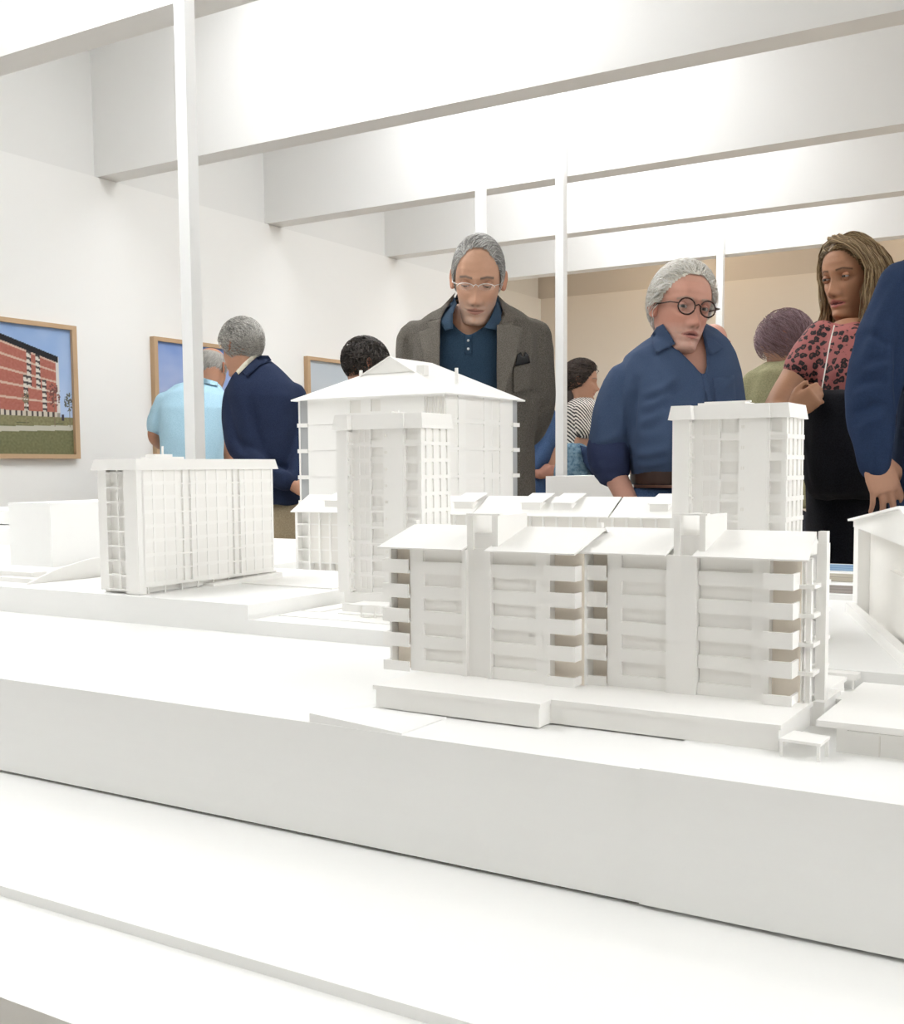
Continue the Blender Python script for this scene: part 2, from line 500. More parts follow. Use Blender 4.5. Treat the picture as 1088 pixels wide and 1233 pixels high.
sheet('road_sheet', -1.05, -.60, 1.235, 1.285, ZM, .0016, 'thin white card road strip in front of the slender tower', 'card strip')
sheet('pavement_sheet', -1.05, -1.018, 1.287, 1.60, ZM, .0022, 'thin white card pavement left of the slender tower', 'card strip')
sheet('pavement_sheet', -.985, -.60, 1.290, 1.304, ZM, .0024, 'narrow white card kerb at the foot of the slender tower', 'card strip')
sheet('pavement_sheet', -1.27, -1.08, 1.40, 1.64, ZL, .002, 'thin white card courtyard sheet right of the slab block', 'card strip')
sheet('pavement_sheet', -.12, 0.3, 1.09, 1.17, ZG, .004, 'thin white card pavement behind the flat garage', 'card strip')

# ================================================================== MODEL BUILDINGS
# ---- long apartment block in front --------------------------------
ZP = 0.932
YL, YR = 0.952, 0.974
mb = empty('model_apartment_block', (-.44, 1.02, ZP), 'long white card model of a five-storey apartment block in the foreground', 'model building')
pl = empty('model_terrace', (-.44, .98, ZG), 'low white card terrace plinth in front of the long model apartment block', 'model terrace')
bx('wall', -.6195, -.4435, .870, 1.13, ZG, ZP - .004, 'card', pl)
bx('deck', -.622, -.4415, .868, 1.13, ZP - .004, ZP, 'card', pl)
bx('wall', -.4435, -.2390, .8925, 1.13, ZG, ZP - .004, 'card', pl)
bx('deck', -.4415, -.2365, .890, 1.13, ZP - .004, ZP, 'card', pl)


def XL(px, py=740): return on(px, py, 1, YL).x
def XR(px, py=740): return on(px, py, 1, YR).x


ZE = on(600, 663, 1, YL).z          # eave height
FHM = (ZE - ZP) / 5.0
DEEP = 0.085
mbo = wloc(mb)


def MBX(name, x0, x1, y0, y1, z0, z1, m='card'):
    return bx(name, x0, x1, y0, y1, z0, z1, m, mb, mbo)


# cores
MBX('core_wall', XL(469), XL(697), YL + .012, YL + DEEP, ZP, ZE)
MBX('core_wall', XR(701), XR(962), YR + .012, YR + DEEP, ZP, ZE)


def window_zone(x0, x1, yf, left_gap=0):
    """five storeys of a recessed window strip above a proud spandrel"""
    MBX('back_panel', x0, x1, yf + .0045, yf + .0118, ZP, ZE)
    for k in range(5):
        z = ZP + k * FHM
        MBX('spandrel', x0, x1, yf, yf + .0045, z, z + FHM * .46)
        MBX('window_strip', x0 + left_gap, x1, yf + .0034, yf + .0048, z + FHM * .46, z + FHM * .96, 'pane')
        MBX('lintel', x0, x1, yf, yf + .0045, z + FHM * .96, z + FHM)


def pier(x0, x1, yf, out=0.0, name='pier'):
    MBX(name, x0, x1, yf - out, yf + .0118, ZP, ZE)


def loggia(x0, x1, yf, out, pleft=0.0, pright=0.0, first=0):
    for k in range(first, 5):
        z = ZP + k * FHM
        h = FHM * .52 if k else FHM * .36
        MBX('balcony_parapet', x0 - pleft, x1 + pright, yf - out, yf - out + .002, z - .001, z + h)
        if k: MBX('balcony_slab', x0 - pleft, x1 + pright, yf - out + .002, yf + .0118, z - .001, z + .0012)
        if pright: MBX('balcony_cheek', x1 + pright - .002, x1 + pright, yf - out + .002, yf + .012, z + .0012, z + h)
        if pleft: MBX('balcony_cheek', x0 - pleft, x0 - pleft + .002, yf - out + .002, yf + .012, z + .0012, z + h)


# left unit
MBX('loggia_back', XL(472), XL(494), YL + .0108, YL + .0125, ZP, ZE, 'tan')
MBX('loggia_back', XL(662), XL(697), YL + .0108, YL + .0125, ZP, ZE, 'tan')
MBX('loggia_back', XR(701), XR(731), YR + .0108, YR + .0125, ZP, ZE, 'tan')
loggia(XL(471), XL(494), YL, .004, pleft=.008)
MBX('corner_pier', XL(469), XL(471.5), YL, YL + .0118, ZP, ZE)
pier(XL(494), XL(510), YL)
window_zone(XL(510), XL(558), YL)
pier(XL(558), XL(563), YL, .003, 'fin')
MBX('stair_panel', XL(563), XL(588), YL + .002, YL + .0118, ZP, ZE + .001)
pier(XL(588), XL(592), YL, .003, 'fin')
window_zone(XL(592), XL(645), YL, .002)
pier(XL(645), XL(662), YL)
loggia(XL(662), XL(692), YL, .004, pleft=.003, pright=.002)
pier(XL(692), XL(697), YL + .012)
# right unit
pier(XR(697), XR(702), YR)
loggia(XR(702), XR(731), YR, .004)
pier(XR(731), XR(748), YR)
window_zone(XR(748), XR(803.5), YR)
MBX('stair_panel', XR(803.5), XR(839.5), YR - .004, YR + .0118, ZP - .001, ZE)
window_zone(XR(840), XR(905), YR, .002)
pier(XR(905), XR(926), YR)
loggia(XR(923), XR(953), YR, .012, pright=.004)
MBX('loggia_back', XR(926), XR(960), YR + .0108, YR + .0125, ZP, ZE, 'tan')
# right end: open gallery with slabs, column and tall fin
MBX('column', XR(966), XR(972), YR + .012, YR + .019, ZP, ZE)
for k in range(1, 5):
    z = ZP + k * FHM
    MBX('gallery_slab', XR(953), XR(977), YR + .008, YR + .07, z - .001, z + .0025)
MBX('gallery_wall', XR(960), XR(962), YR + .03, YR + DEEP, ZP, ZE)
xf = on(983, 740, 1, YR + .035).x
MBX('end_fin', xf, xf + .0085, YR + .032, YR + .044, ZP, ZE + .012)
bx('end_step', -.2390, xf + .011, YR + .022, 1.06, ZG, ZP, 'card', pl)
MBX('chimney', xf + .0005, xf + .008, YR + .033, YR + .043, ZE + .012, ZE + .0225)

# roofs: pitched sheets with notches at the two stair towers
RDG = .060
ZR = on(640, 634, 1, YL + RDG).z


def roof_piece(x0e, x1e, yf, x0r=None, x1r=None, x1b=None):
    ye, yr = yf - .012, yf + RDG
    x0r = x0e if x0r is None else x0r; x1r = x1e if x1r is None else x1r
    ze = ZE - .001
    slab('roof_sheet', [(x0e, ye, ze + .0015), (x1e, ye, ze + .0015), (x1r, yr, ZR), (x0r, yr, ZR)], .0016, 'card', mb)
    slab('roof_sheet', [(x0r, yr, ZR), (x1r, yr, ZR), (x1e if x1b is None else x1b, yf + DEEP + .01, ze + .004), (x0e, yf + DEEP + .01, ze + .004)], .0016, 'card', mb)


roof_piece(XL(462, 660), XL(563, 660), YL)
roof_piece(XL(590, 660), XL(698, 660), YL)
roof_piece(XR(699, 660), XR(806, 660), YR)
roof_piece(XR(838, 660), XR(978, 660), YR, None, on(983, 645, 1, YR + RDG).x, on(984, 655, 1, YR + DEEP + .01).x)
prism('gable_wall', [(YR + .0145, ZE - .001), (YR + DEEP, ZE - .001), (YR + RDG, ZR - .003)], XR(958), XR(960), 0, 'card', mb)
for (px0, px1, yf) in ((562, 599, YL), (811, 849, YR)):
    x0, x1 = on(px0, 640, 1, yf).x, on(px1, 640, 1, yf).x
    zt_ = on(px0, 619, 1, yf).z
    w = (x1 - x0) * .19
    MBX('stair_tower_wall', x0, x0 + w, yf, yf + .062, ZE, zt_ - .001)
    MBX('stair_tower_wall', x1 - w, x1, yf, yf + .062, ZE, zt_ - .001)
    MBX('stair_tower_panel', x0 + w, x1 - w, yf + .004, yf + .007, ZE, ZE + (zt_ - ZE) * .47)
    MBX('stair_tower_roof', x0 - .002, x1 + .001, yf + .002, yf + .010, zt_ - .001, zt_ + .0006)
    slab('stair_landing', [(x0 + w, yf + .007, ZE + .012), (x1 - w, yf + .007, ZE + .012), (x1 - w, yf + .062, ZE + .016), (x0 + w, yf + .062, ZE + .016)], .001, 'card', mb)
for (px, yy) in ((500, YL), (722, YR)):
    q = on(px, 633, 1, yy + RDG)
    MBX('chimney', q.x - .0025, q.x + .0025, yy + RDG - .002, yy + RDG + .004, ZR - .001, ZR + .004)


# ---- tower blocks ---------------------------------------------------
def tower(label, px, yf, zbase, ztop_px, fh, nfl, side_depth, grp):
    """px: image x of the seven facade breaks on the front plane yf; plan as in the photograph"""
    y2 = yf + .0118
    ym = 560
    xs = [on(p, ym, 1, yf).x for p in px[:2]] + [on(p, ym, 1, y2).x for p in px[2:]]
    zc = on(px[0], ztop_px[1], 1, yf).z; zt_ = on(px[0], ztop_px[0], 1, yf).z
    yb = y2 + side_depth
    t = empty('model_tower_block', ((xs[0] + xs[-1]) / 2, (yf + yb) / 2, zbase), label, 'model building', grp)
    off = wloc(t)

    def B(n, x0, x1, y0, y1, z0, z1, m='card'): return bx(n, x0, x1, y0, y1, z0, z1, m, t, off)
    z0 = zc - nfl * fh
    B('ground_floor', xs[0] + .006, xs[-1] - .012, yf + .006, yb - .004, zbase, z0, 'card')
    B('core_wall', xs[0] + .002, xs[-1] - .006, y2 + .0035, yb - .002, z0, zc)
    # left wing
    B('wing_wall', xs[0], xs[1], yf, y2 + .012, z0, zc)
    for k in range(nfl):
        z = z0 + k * fh
        B('wing_window', xs[1], xs[1] + .0012, yf + .006, yf + .017, z + fh * .30, z + fh * .86, 'pane')
        B('wing_sill', xs[1], xs[1] + .0028, yf + .001, y2, z + fh * .10, z + fh * .20)
    # window bay next to the wing
    B('bay_wall', xs[1], xs[2], y2 + .002, y2 + .012, z0, zc)
    wx0, wx1 = xs[1] + (xs[2] - xs[1]) * .42, xs[1] + (xs[2] - xs[1]) * .95
    B('bay_pier', xs[1], wx0, y2, y2 + .002, z0, zc)
    for k in range(nfl):
        z = z0 + k * fh
        B('bay_spandrel', wx0, xs[2], y2, y2 + .002, z, z + fh * .24)
        B('bay_mullion', (wx0 + wx1) / 2 - .0008, (wx0 + wx1) / 2 + .0008, y2 + .0006, y2 + .002, z + fh * .24, z + fh)
    B('bay_pier', xs[2], xs[3], y2 - .0015, y2 + .012, z0, zc)
    # first loggia
    B('loggia_back', xs[3], xs[4], y2 + .0025, y2 + .0045, z0, zc, 'pane')
    B('loggia_back', xs[5] + .003, xs[6] - .0036, y2 + .0025, y2 + .0045, z0, zc, 'pane')
    B('bay_glazing', wx0, xs[2], y2 + .0014, y2 + .003, z0, zc, 'pane')
    for k in range(nfl):
        z = z0 + k * fh
        B('loggia_slab', xs[3], xs[4], y2 - .004, y2 + .012, z - .0012, z + .0016)
        B('loggia_parapet', xs[3] + .0005, xs[4], y2 - .0005, y2 + .002, z + .0016, z + fh * .34)
    # plain stair core with small openings
    B('stair_core', xs[4], xs[5], y2 - .004, y2 + .012, z0 - .012, zc)
    for k in range(nfl):
        z = z0 + k * fh
        B('stair_vent', xs[4] + .003, xs[4] + .0045, y2 - .0046, y2 - .004, z + fh * .52, z + fh * .68, 'acrylic' if False else 'ivory')
        B('stair_vent', xs[4] + .0055, xs[4] + .007, y2 - .0046, y2 - .004, z + fh * .52, z + fh * .68, 'ivory')
    # second loggia
    B('loggia_pier', xs[5], xs[5] + .003, y2 - .003, y2 + .012, z0, zc)
    for k in range(nfl):
        z = z0 + k * fh
        B('loggia_slab', xs[5] + .003, xs[6] - .001, y2 - .003, y2 + .012, z - .0012, z + .0016)
        B('loggia_parapet', xs[5] + .003, xs[6] - .001, y2 - .0005, y2 + .002, z + .0016, z + fh * .34)
    # side wall: four columns of slit windows between proud piers and bands
    xw = xs[6]
    B('side_wall', xw - .006, xw - .0035, y2 - .002, yb, z0, zc)
    n = 4
    L = yb - y2 + .002
    for i in range(n + 1):
        c = y2 - .002 + L * i / n
        a, b = c - (0 if i == 0 else L * .075), c + (L * .15 if i == 0 else L * .075)
        if i == 0: a, b = y2 - .002, y2 - .002 + L * .09
        if i == n: a, b = yb - L * .09, yb
        B('side_pier', xw - .0035, xw, a, b, z0, zc)
    for k in range(nfl + 1):
        z = z0 + k * fh
        h = fh * .22
        if k == nfl: h = .0
        if h: B('side_band', xw - .0035, xw + .0008, y2 - .0025, yb + .001, z, z + h)
        if k < nfl:
            for i in range(n):
                c = y2 - .002 + L * (i + .5) / n
                B('window', xw - .0036, xw - .0022, c - L * .022, c + L * .07, z + h, z + fh * .93, 'pane')
    # flared cap in pieces following the plan
    fl = .0045
    def cap(x0, x1, y0, y1):
        e = .003
        v = [(x0 - fl, y0 - fl, zc), (x1 + fl, y0 - fl, zc), (x1 + fl, y1 + fl, zc), (x0 - fl, y1 + fl, zc),
             (x0 + e - fl, y0 + e - fl, zt_), (x1 - e + fl, y0 + e - fl, zt_), (x1 - e + fl, y1 - e + fl, zt_), (x0 + e - fl, y1 - e + fl, zt_)]
        mk('roof_cap', v, [(0, 3, 2, 1), (4, 5, 6, 7), (0, 1, 5, 4), (1, 2, 6, 5), (2, 3, 7, 6), (3, 0, 4, 7)], 'card', t)
    cap(xs[0], xs[1], yf, yb)
    cap(xs[1] + .004, xs[4] - .001, y2, yb)
    cap(xs[4], xs[5], y2 - .004, yb)
    cap(xs[5] + .003, xs[6], y2 - .001, yb)
    B('roof_deck', xs[1], xs[4], y2 + .02, y2 + .06, zt_, zt_ + .004)
    B('roof_rail', xs[1] + .005, xs[4] + .004, y2 + .03, y2 + .034, zt_ + .004, zt_ + .006)
    # entrance plinth
    B('entrance_step', xs[0] + .008, xs[4], yf - .002, yf + .006, zbase, zbase + .012)
    return t


tower('slender white card model tower in front of the pyramid-roofed model', [405, 418, 445, 447, 463, 487, 508], 1.325, ZM, (500, 518), .0240, 10, .076, 'white card tower blocks')
tower('white card model tower standing between blue-shirted man and leopard-print woman', [809, 829, 864, 867, 890, 924, 947], 1.345, ZM, (489, 506), .0252, 9, .078, 'white card tower blocks')

# bus-shelter canopy at the foot of the slender tower
cn = empty('model_canopy', on(446, 742, 2, ZM), 'tiny white card canopy on thin legs at the foot of the slender tower', 'model canopy')
q = on(446, 728, 1, 1.275)
x0, x1 = on(425, 728, 1, 1.275).x, on(470, 725, 1, 1.275).x
slab('canopy_sheet', [(x0, 1.265, q.z), (x1, 1.265, q.z + .001), (x1, 1.293, q.z + .003), (x0 + .006, 1.293, q.z + .002)], .0016, 'card', cn)
for px in (435, 451.5):
    xx = on(px, 735, 1, 1.272).x
    bx('canopy_leg', xx - .001, xx + .001, 1.271, 1.273, ZM, q.z - .001, 'card', cn)
bx('bench', x0 + .02, x0 + .035, 1.27, 1.278, ZM, ZM + .003, 'card', cn)

# ---- slab block on the left ---------------------------------------
XF, Y0B = -1.2917, 1.197
lb = empty('model_slab_block', (-1.34, 1.36, ZL), 'white card slab block with grid windows at the left of the table', 'model building')
lbo = wloc(lb)


def LBX(n, x0, x1, y0, y1, z0, z1, m='card'): return bx(n, x0, x1, y0, y1, z0, z1, m, lb, lbo)


def LY(px): return on(px, 640, 0, XF).y


XB = -1.384
Y1B = 1.518
zc, zt_ = 1.141, 1.158
z0 = ZL + .0135
NF = 8
fh = (zc - z0) / NF
LBX('core_wall', XB + .004, XF - .012, Y0B + .012, Y1B - .002, ZL + .001, zc)
cols1 = [168, 174.8, 187.8, 201, 214.4]; cols2 = [231, 239.5, 251.7, 264.3, 276.5]; cols3 = [290, 297.8, 308, 318.3, 329.5]
for cols in (cols1, cols2, cols3):
    ys = [LY(c) for c in cols]
    LBX('facade_panel', XF - .012, XF - .0014, ys[0], ys[-1], z0, zc)
    for i, y in enumerate(ys[1:]):
        LBX('mullion', XF - .0014, XF, y - .0048, y, z0, zc)
    LBX('mullion', XF - .0014, XF, ys[0], ys[0] + .0008, z0, zc)
    for k in range(NF):
        z = z0 + k * fh
        LBX('spandrel', XF - .0014, XF - .0002, ys[0], ys[-1], z, z + fh * .22)
        for i in range(len(ys) - 1):
            LBX('window', XF - .0015, XF - .0009, ys[i] + .0004, ys[i + 1] - .0048, z + fh * .22, z + fh * .95, 'pane')
for (a, b) in ((214.4, 231), (276.5, 290)):
    ya, yb_ = LY(a), LY(b)
    LBX('recess_wall', XF - .0125, XF - .005, ya, yb_, z0, zc)
    LBX('recess_fin', XF - .005, XF - .001, (ya + yb_) / 2 - .001, (ya + yb_) / 2 + .001, z0, zc)
    for k in range(NF):
        z = z0 + k * fh
        LBX('recess_slab', XF - .005, XF - .0008, ya, yb_, z - .001, z + .0014)
    LBX('entry_shade', XF - .010, XF - .004, ya + .003, yb_ - .002, z0 - .0035, z0 - .0010, 'shade')  # dark strip painting the shade at the foot of the recess
LBX('base_beam', XF - .012, XF - .001, Y0B + .002, Y1B, z0 - .003, z0)
for i in range(9):
    y = Y0B + .02 + i * .036
    LBX('stilt', XF - .006, XF - .003, y, y + .002, ZL, z0 - .003)
prism('ground_wedge', [(1.345, ZL), (Y1B, ZL), (Y1B, ZL + .010), (1.345, ZL + .004)], XF - .02, XF + .012, 0, 'card', lb)
# end wall towards the viewer
ex = [on(p, 640, 1, Y0B).x for p in (118, 127, 141, 150, 168)]
LBX('end_wall', ex[0], ex[1], Y0B + .004, Y0B + .014, ZL + .006, zc)
LBX('end_wall', ex[3], XF, Y0B, Y0B + .014, ZL + .001, zc)
LBX('end_post', ex[2] - .0016, ex[2] + .0016, Y0B + .002, Y0B + .004, ZL + .005, zc)
for k in range(NF + 1):
    z = ZL + .006 + k * (zc - ZL - .006) / (NF + .2)
    LBX('end_slab', ex[1], ex[3] + .003, Y0B + .001, Y0B + .013, z - .001, z + .0016)
    LBX('end_band', XB, XB + .004, Y0B + .006, Y0B + .02, z - .002, z + .003)
LBX('back_strip', XB, ex[0], Y0B + .006, Y0B + .016, ZL + .004, zc)
fl = .004
v = []
for (zz, o) in ((zc, fl), (zt_, 0.0)):
    v += [(XB - o, Y0B - o, zz), (XF + o, Y0B - o, zz), (XF + o, Y1B + o, zz), (XB - o, Y1B + o, zz)]
mk('roof_cap', v, [(0, 3, 2, 1), (4, 5, 6, 7), (0, 1, 5, 4), (1, 2, 6, 5), (2, 3, 7, 6), (3, 0, 4, 7)], 'card', lb)
q = on(186, 550, 0, -1.335)
LBX('roof_deck', -1.355, -1.325, q.y - .01, q.y + .055, zt_, zt_ + .004)
LBX('roof_box', -1.35, -1.328, q.y - .005, q.y + .032, zt_ + .004, zt_ + .008)
LBX('roof_mast', -1.338, -1.3355, q.y + .018, q.y + .0205, zt_ + .008, zt_ + .021)

# ---- plain box and low walls at the far left ------------------------
bo = empty('model_plain_box', (-1.93, 1.6, ZL), 'plain white windowless card box at the far left of the model', 'model building')
q0, qc = on(63, 683, 2, ZL), on(10, 676, 2, ZL)
zb = on(62, 606, 1, q0.y).z
bx('block', on(11, 640, 1, q0.y).x, q0.x, q0.y, q0.y + .26, ZL, zb, 'board', bo)
rw = empty('model_ramp_wall', (-1.75, 1.45, ZL), 'low white card ramp wall in front of the plain box', 'model wall')
qa, qb = on(42, 703, 2, ZL), on(112, 697, 2, ZL)
za = ZL + .030
prism('ramp_side', [(qa.y - .02, ZL), (qa.y + .30, ZL), (qa.y + .30, ZL + .038), (qa.y + .12, ZL + .034), (qa.y + .05, ZL + .022)], qa.x - .004, qa.x, 0, 'card', rw)
bx('ramp_step', qa.x - .10, qa.x - .004, qa.y, qa.y + .02, ZL, ZL + .008, 'card', rw)
bx('ramp_step', qa.x - .16, qa.x - .03, qa.y + .02, qa.y + .05, ZL, ZL + .016, 'card', rw)
fb = empty('model_low_block', (-2.45, 2.0, ZL), 'low white stepped card block at the far left edge behind the plain box', 'model building')
bx('block', -2.9, -2.05, 1.86, 2.2, ZL, ZL + .045, 'board', fb)
bx('upper_block', -2.9, -2.10, 1.95, 2.2, ZL + .048, ZL + .085, 'board', fb)

# ---- row house behind the tower ------------------------------------
YW = 1.745
XA, XZ = -1.4356, -.60
rh = empty('model_row_house', (-1.0, YW + .05, ZM), 'long low white card row house with dormers in front of the pyramid-roofed model', 'model building')
rho = wloc(rh)


def RX(n, x0, x1, y0, y1, z0, z1, m='card'): return bx(n, x0, x1, y0, y1, z0, z1, m, rh, rho)


zeW, zrW = 1.0562, 1.0885
RX('core_wall', XA, XZ, YW + .014, YW + .10, ZM, zeW)
nfl = 5
fh = (zeW - ZM) / nfl
xw = on(371, 650, 1, YW).x
RX('end_pier', XA, XA + .006, YW, YW + .014, ZM, zeW)
for k in range(1, nfl):
    RX('loggia_slab', XA + .006, xw, YW, YW + .014, ZM + k * fh - .0012, ZM + k * fh + .0016)
xs = []
x = xw; i = 0
while x < XZ - .02:
    RX('pier', x, x + .0035, YW, YW + .014, ZM, zeW)
    xn = min(x + .026, XZ)
    RX('wall_panel', x + .0035, xn, YW + .004, YW + .014, ZM + fh, zeW, 'ivory')
    for k in range(1, nfl):
        RX('band', x + .0035, xn, YW + .0026, YW + .004, ZM + k * fh - .001, ZM + k * fh + .0016)
    x = xn
    i += 1
RX('open_ground_floor', XA + .03, XZ, YW + .013, YW + .0142, ZM, ZM + fh * .9, 'ivory')
for (x0, x1) in ((XA - .004, -1.02), (-1.018, -.755), (-.751, XZ)):
    slab('roof_sheet', [(x0, YW - .010, zeW), (x1, YW - .010, zeW), (x1 + (.0), YW + .05, zrW), (x0 + .0, YW + .05, zrW)], .002, 'card', rh)
    slab('roof_sheet', [(x0, YW + .05, zrW), (x1, YW + .05, zrW), (x1, YW + .11, zeW), (x0, YW + .11, zeW)], .002, 'card', rh)
for px in (392, 548, 629, 667, 783):
    a, b = on(px, 605, 1, YW + .012).x, on(px + 22, 605, 1, YW + .012).x
    zz = zeW + .012
    bx('dormer', a, b, YW + .008, YW + .05, zz - .006, zz + .0105, 'card', rh)
    slab('dormer_roof', [(a - .002, YW + .004, zz + .0105), (b + .006, YW + .004, zz + .0105), (b + .006, YW + .055, zz + .026), (a - .002, YW + .055, zz + .026)], .0012, 'card', rh)

# ---- pyramid-roofed building ----------------------------------------
YP = 2.0
pb = empty('model_pyramid_roof_building', (-1.43, 2.15, ZM), 'large white card model with broad hipped roof and gablet in front of the grey-jacketed man', 'model building')
pbo = wloc(pb)


def PX(n, x0, x1, y0, y1, z0, z1, m='card'): return bx(n, x0, x1, y0, y1, z0, z1, m, pb, pbo)


XP0, XP1 = on(360, 540, 1, YP).x, on(536, 540, 1, YP).x
YP1 = on(624, 540, 0, XP1).y
zeP = on(510, 472, 1, YP).z - .004
bands = [on(365, y, 1, YP).z for y in (512.5, 543.5, 575, 605)]
PX('core_wall', XP0 + .022, XP1 - .003, YP + .004, YP1 - .022, ZM, zeP)
# front wall in sheets
lv = [zeP] + bands + [ZM]
wx = [on(p, 490, 1, YP).x for p in (421, 434, 446, 458)]
xa, xb = on(371, 540, 1, YP).x, on(511, 540, 1, YP).x
for i in range(len(lv) - 1):
    z1, z0_ = lv[i], lv[i + 1]
    if i == 0:
        zw0, zw1 = on(430, 497, 1, YP).z, on(430, 482, 1, YP).z
        PX('wall_sheet', xa, wx[0], YP, YP + .004, z0_ + .0008, z1)
        PX('wall_sheet', wx[1], wx[2], YP, YP + .004, z0_ + .0008, z1)
        PX('wall_sheet', wx[3], xb, YP, YP + .004, z0_ + .0008, z1)
        for a, b in ((wx[0], wx[1]), (wx[2], wx[3])):
            PX('window_sill', a, b, YP, YP + .004, z0_ + .0008, zw0)
            PX('window_head', a, b, YP, YP + .004, zw1, z1)
            PX('window', a, b, YP + .0038, YP + .0044, zw0, zw1, 'ivory')
    else:
        PX('wall_sheet', xa, xb, YP, YP + .004, z0_ + .0008, z1)
# near corner: fluted shutter under the eave
xc = on(513, 490, 1, YP).x
for i in range(7):
    xx = xc + (XP1 - .004 - xc) * i / 6
    PX('shutter_slat', xx - .0012, xx + .0012, YP + .002, YP + .006, bands[0] + .006, zeP - .006, 'ivory')
PX('shutter_frame', xb, XP1, YP - .001, YP + .004, zeP - .006, zeP)
PX('wall_sheet', xb, XP1, YP, YP + .004, ZM, bands[0] + .006)
# left and right glazed corner strips of grey acrylic with floor bands
for i in range(len(lv) - 1):
    z1, z0_ = lv[i], lv[i + 1]
    PX('glazed_corner', XP0 + .001, xa, YP + .003, YP + .022, z0_ + .004, z1 - .001, 'acrylic')
    PX('corner_post', XP0 - .001, XP0 + .003, YP + .001, YP + .005, z0_, z1)
    PX('glazed_corner', XP1 - .02, XP1 - .003, YP1 - .022, YP1 - .001, z0_ + .004, z1 - .001, 'acrylic')
    if i:
        PX('floor_band', XP0 - .003, xa, YP - .002, YP + .022, z1 - .004, z1 + .005)
        PX('floor_band', XP1 - .022, XP1 + .003, YP1 - .03, YP1 + .001, z1 - .004, z1 + .005)
PX('left_wall', XP0 + .003, XP0 + .022, YP + .022, YP1, ZM, zeP)
# right wall: panels between posts
ly = [on(p, 540, 0, XP1).y for p in (538, 552, 556, 561, 583, 588, 602, 608, 615)]
for i in range(len(lv) - 1):
    z1, z0_ = lv[i], lv[i + 1]
    PX('side_band', XP1 - .003, XP1 + .0008, YP, YP1 - .02, z0_ - .002, z0_ + .004)
    for a, b in ((0, 1), (3, 4), (5, 6)):
        PX('window', XP1 - .0031, XP1 - .0018, ly[a], ly[b], z0_ + .008, z1 - .006, 'pane')
    for a, b in ((1, 3), (4, 5), (6, 8)):
        PX('side_panel', XP1 - .003, XP1, ly[a], ly[b], z0_ + .004, z1 - .002)
    PX('sash_bar', XP1 - .0019, XP1 - .0006, ly[5] + .018, ly[5] + .021, z0_ + .008, z1 - .006)
# hipped roof with a gablet
ov = .012
e = [(XP0 - ov, YP - ov), (XP1 + ov, YP - ov), (XP1 + ov, YP1 + ov), (XP0 - ov, YP1 + ov)]
gy = YP + .055
xg0, xg1, zg = on(437, 453, 1, gy).x, on(499, 448, 1, gy).x, on(468, 449, 1, gy).z
ga = on(470, 430, 1, gy)
yend = YP1 - .10
Z = zeP
v = [(e[0][0], e[0][1], Z), (e[1][0], e[1][1], Z), (e[2][0], e[2][1], Z), (e[3][0], e[3][1], Z),
     (xg0, gy, zg), (xg1, gy, zg), (ga.x, gy, ga.z), (ga.x, yend, ga.z)]
f = [(0, 1, 5, 4), (1, 2, 7, 6, 5), (2, 3, 7), (3, 0, 4, 6, 7), (4, 5, 6)]
v2 = [(x, y, z - .003) for x, y, z in v]
n = len(v)
faces = f + [tuple(i + n for i in reversed(q)) for q in f] + [(0, n, n + 1, 1), (1, n + 1, n + 2, 2), (2, n + 2, n + 3, 3), (3, n + 3, n, 0)]
mk('roof', v + v2, faces, 'card', pb)
prism('gablet_panel', [(xg0, zg), (xg1, zg), (ga.x, ga.z)], gy - .003, gy + .004, 1, 'card', pb)
slab('gablet_verge', [(xg0 - .004, gy - .006, zg - .002), (ga.x, gy - .006, ga.z + .002), (ga.x, gy + .004, ga.z + .002), (xg0 - .004, gy + .004, zg - .002)], .002, 'card', pb)
slab('gablet_verge', [(xg1 + .004, gy - .006, zg - .002), (ga.x, gy - .006, ga.z + .002), (ga.x, gy + .004, ga.z + .002), (xg1 + .004, gy + .004, zg - .002)], .002, 'card', pb)
for (px, py0, py1, yy) in ((434.5, 446, 458, YP + .05), (549.5, 443, 459, YP + .13)):
    q0, q1 = on(px, py1, 1, yy), on(px, py0, 1, yy)
    PX('chimney', q0.x - .0028, q0.x + .0028, yy - .003, yy + .003, q0.z - .006, q1.z)
q0, q1 = on(507, 449, 1, YP + .06), on(507, 440, 1, YP + .06)
PX('roof_box', q0.x - .009, q0.x + .009, YP + .055, YP + .075, q0.z - .006, q1.z)

# ---- gabled building at the right edge -------------------------------
A = on(1026, 735, 2, ZM); Bp = on(1075, 780, 2, ZM)
A = Vector((A.x, A.y, ZM)); dirv = Vector((Bp.x - A.x, Bp.y - A.y, 0)).normalized()
nrm = Vector((-dirv.y, dirv.x, 0))
if nrm.x < 0: nrm = -nrm           # away from the viewer's side: into the building
LG = .56
rb = empty('model_gabled_building', A + dirv * .2 + nrm * .08, 'white card gabled building with recessed end wall at the right edge', 'model building')


def zat(px, py, p):
    d = (p - CPOS).dot(CF); return P(px, py, d).z


zA = zat(1025, 624, A)
zApex = zA + .030


def rbp(u, w, z):
    p = A + dirv * u + nrm * w; return (p.x, p.y, z)


def rb_prism(name, prof, w0, w1, m='card'):
    n = len(prof)
    v = [rbp(u, w0, z) for u, z in prof] + [rbp(u, w1, z) for u, z in prof]
    f = [tuple(range(n)), tuple(range(2 * n - 1, n - 1, -1))] + [(i, (i + 1) % n, n + (i + 1) % n, n + i) for i in range(n)]
    return mk(name, v, f, m, rb)


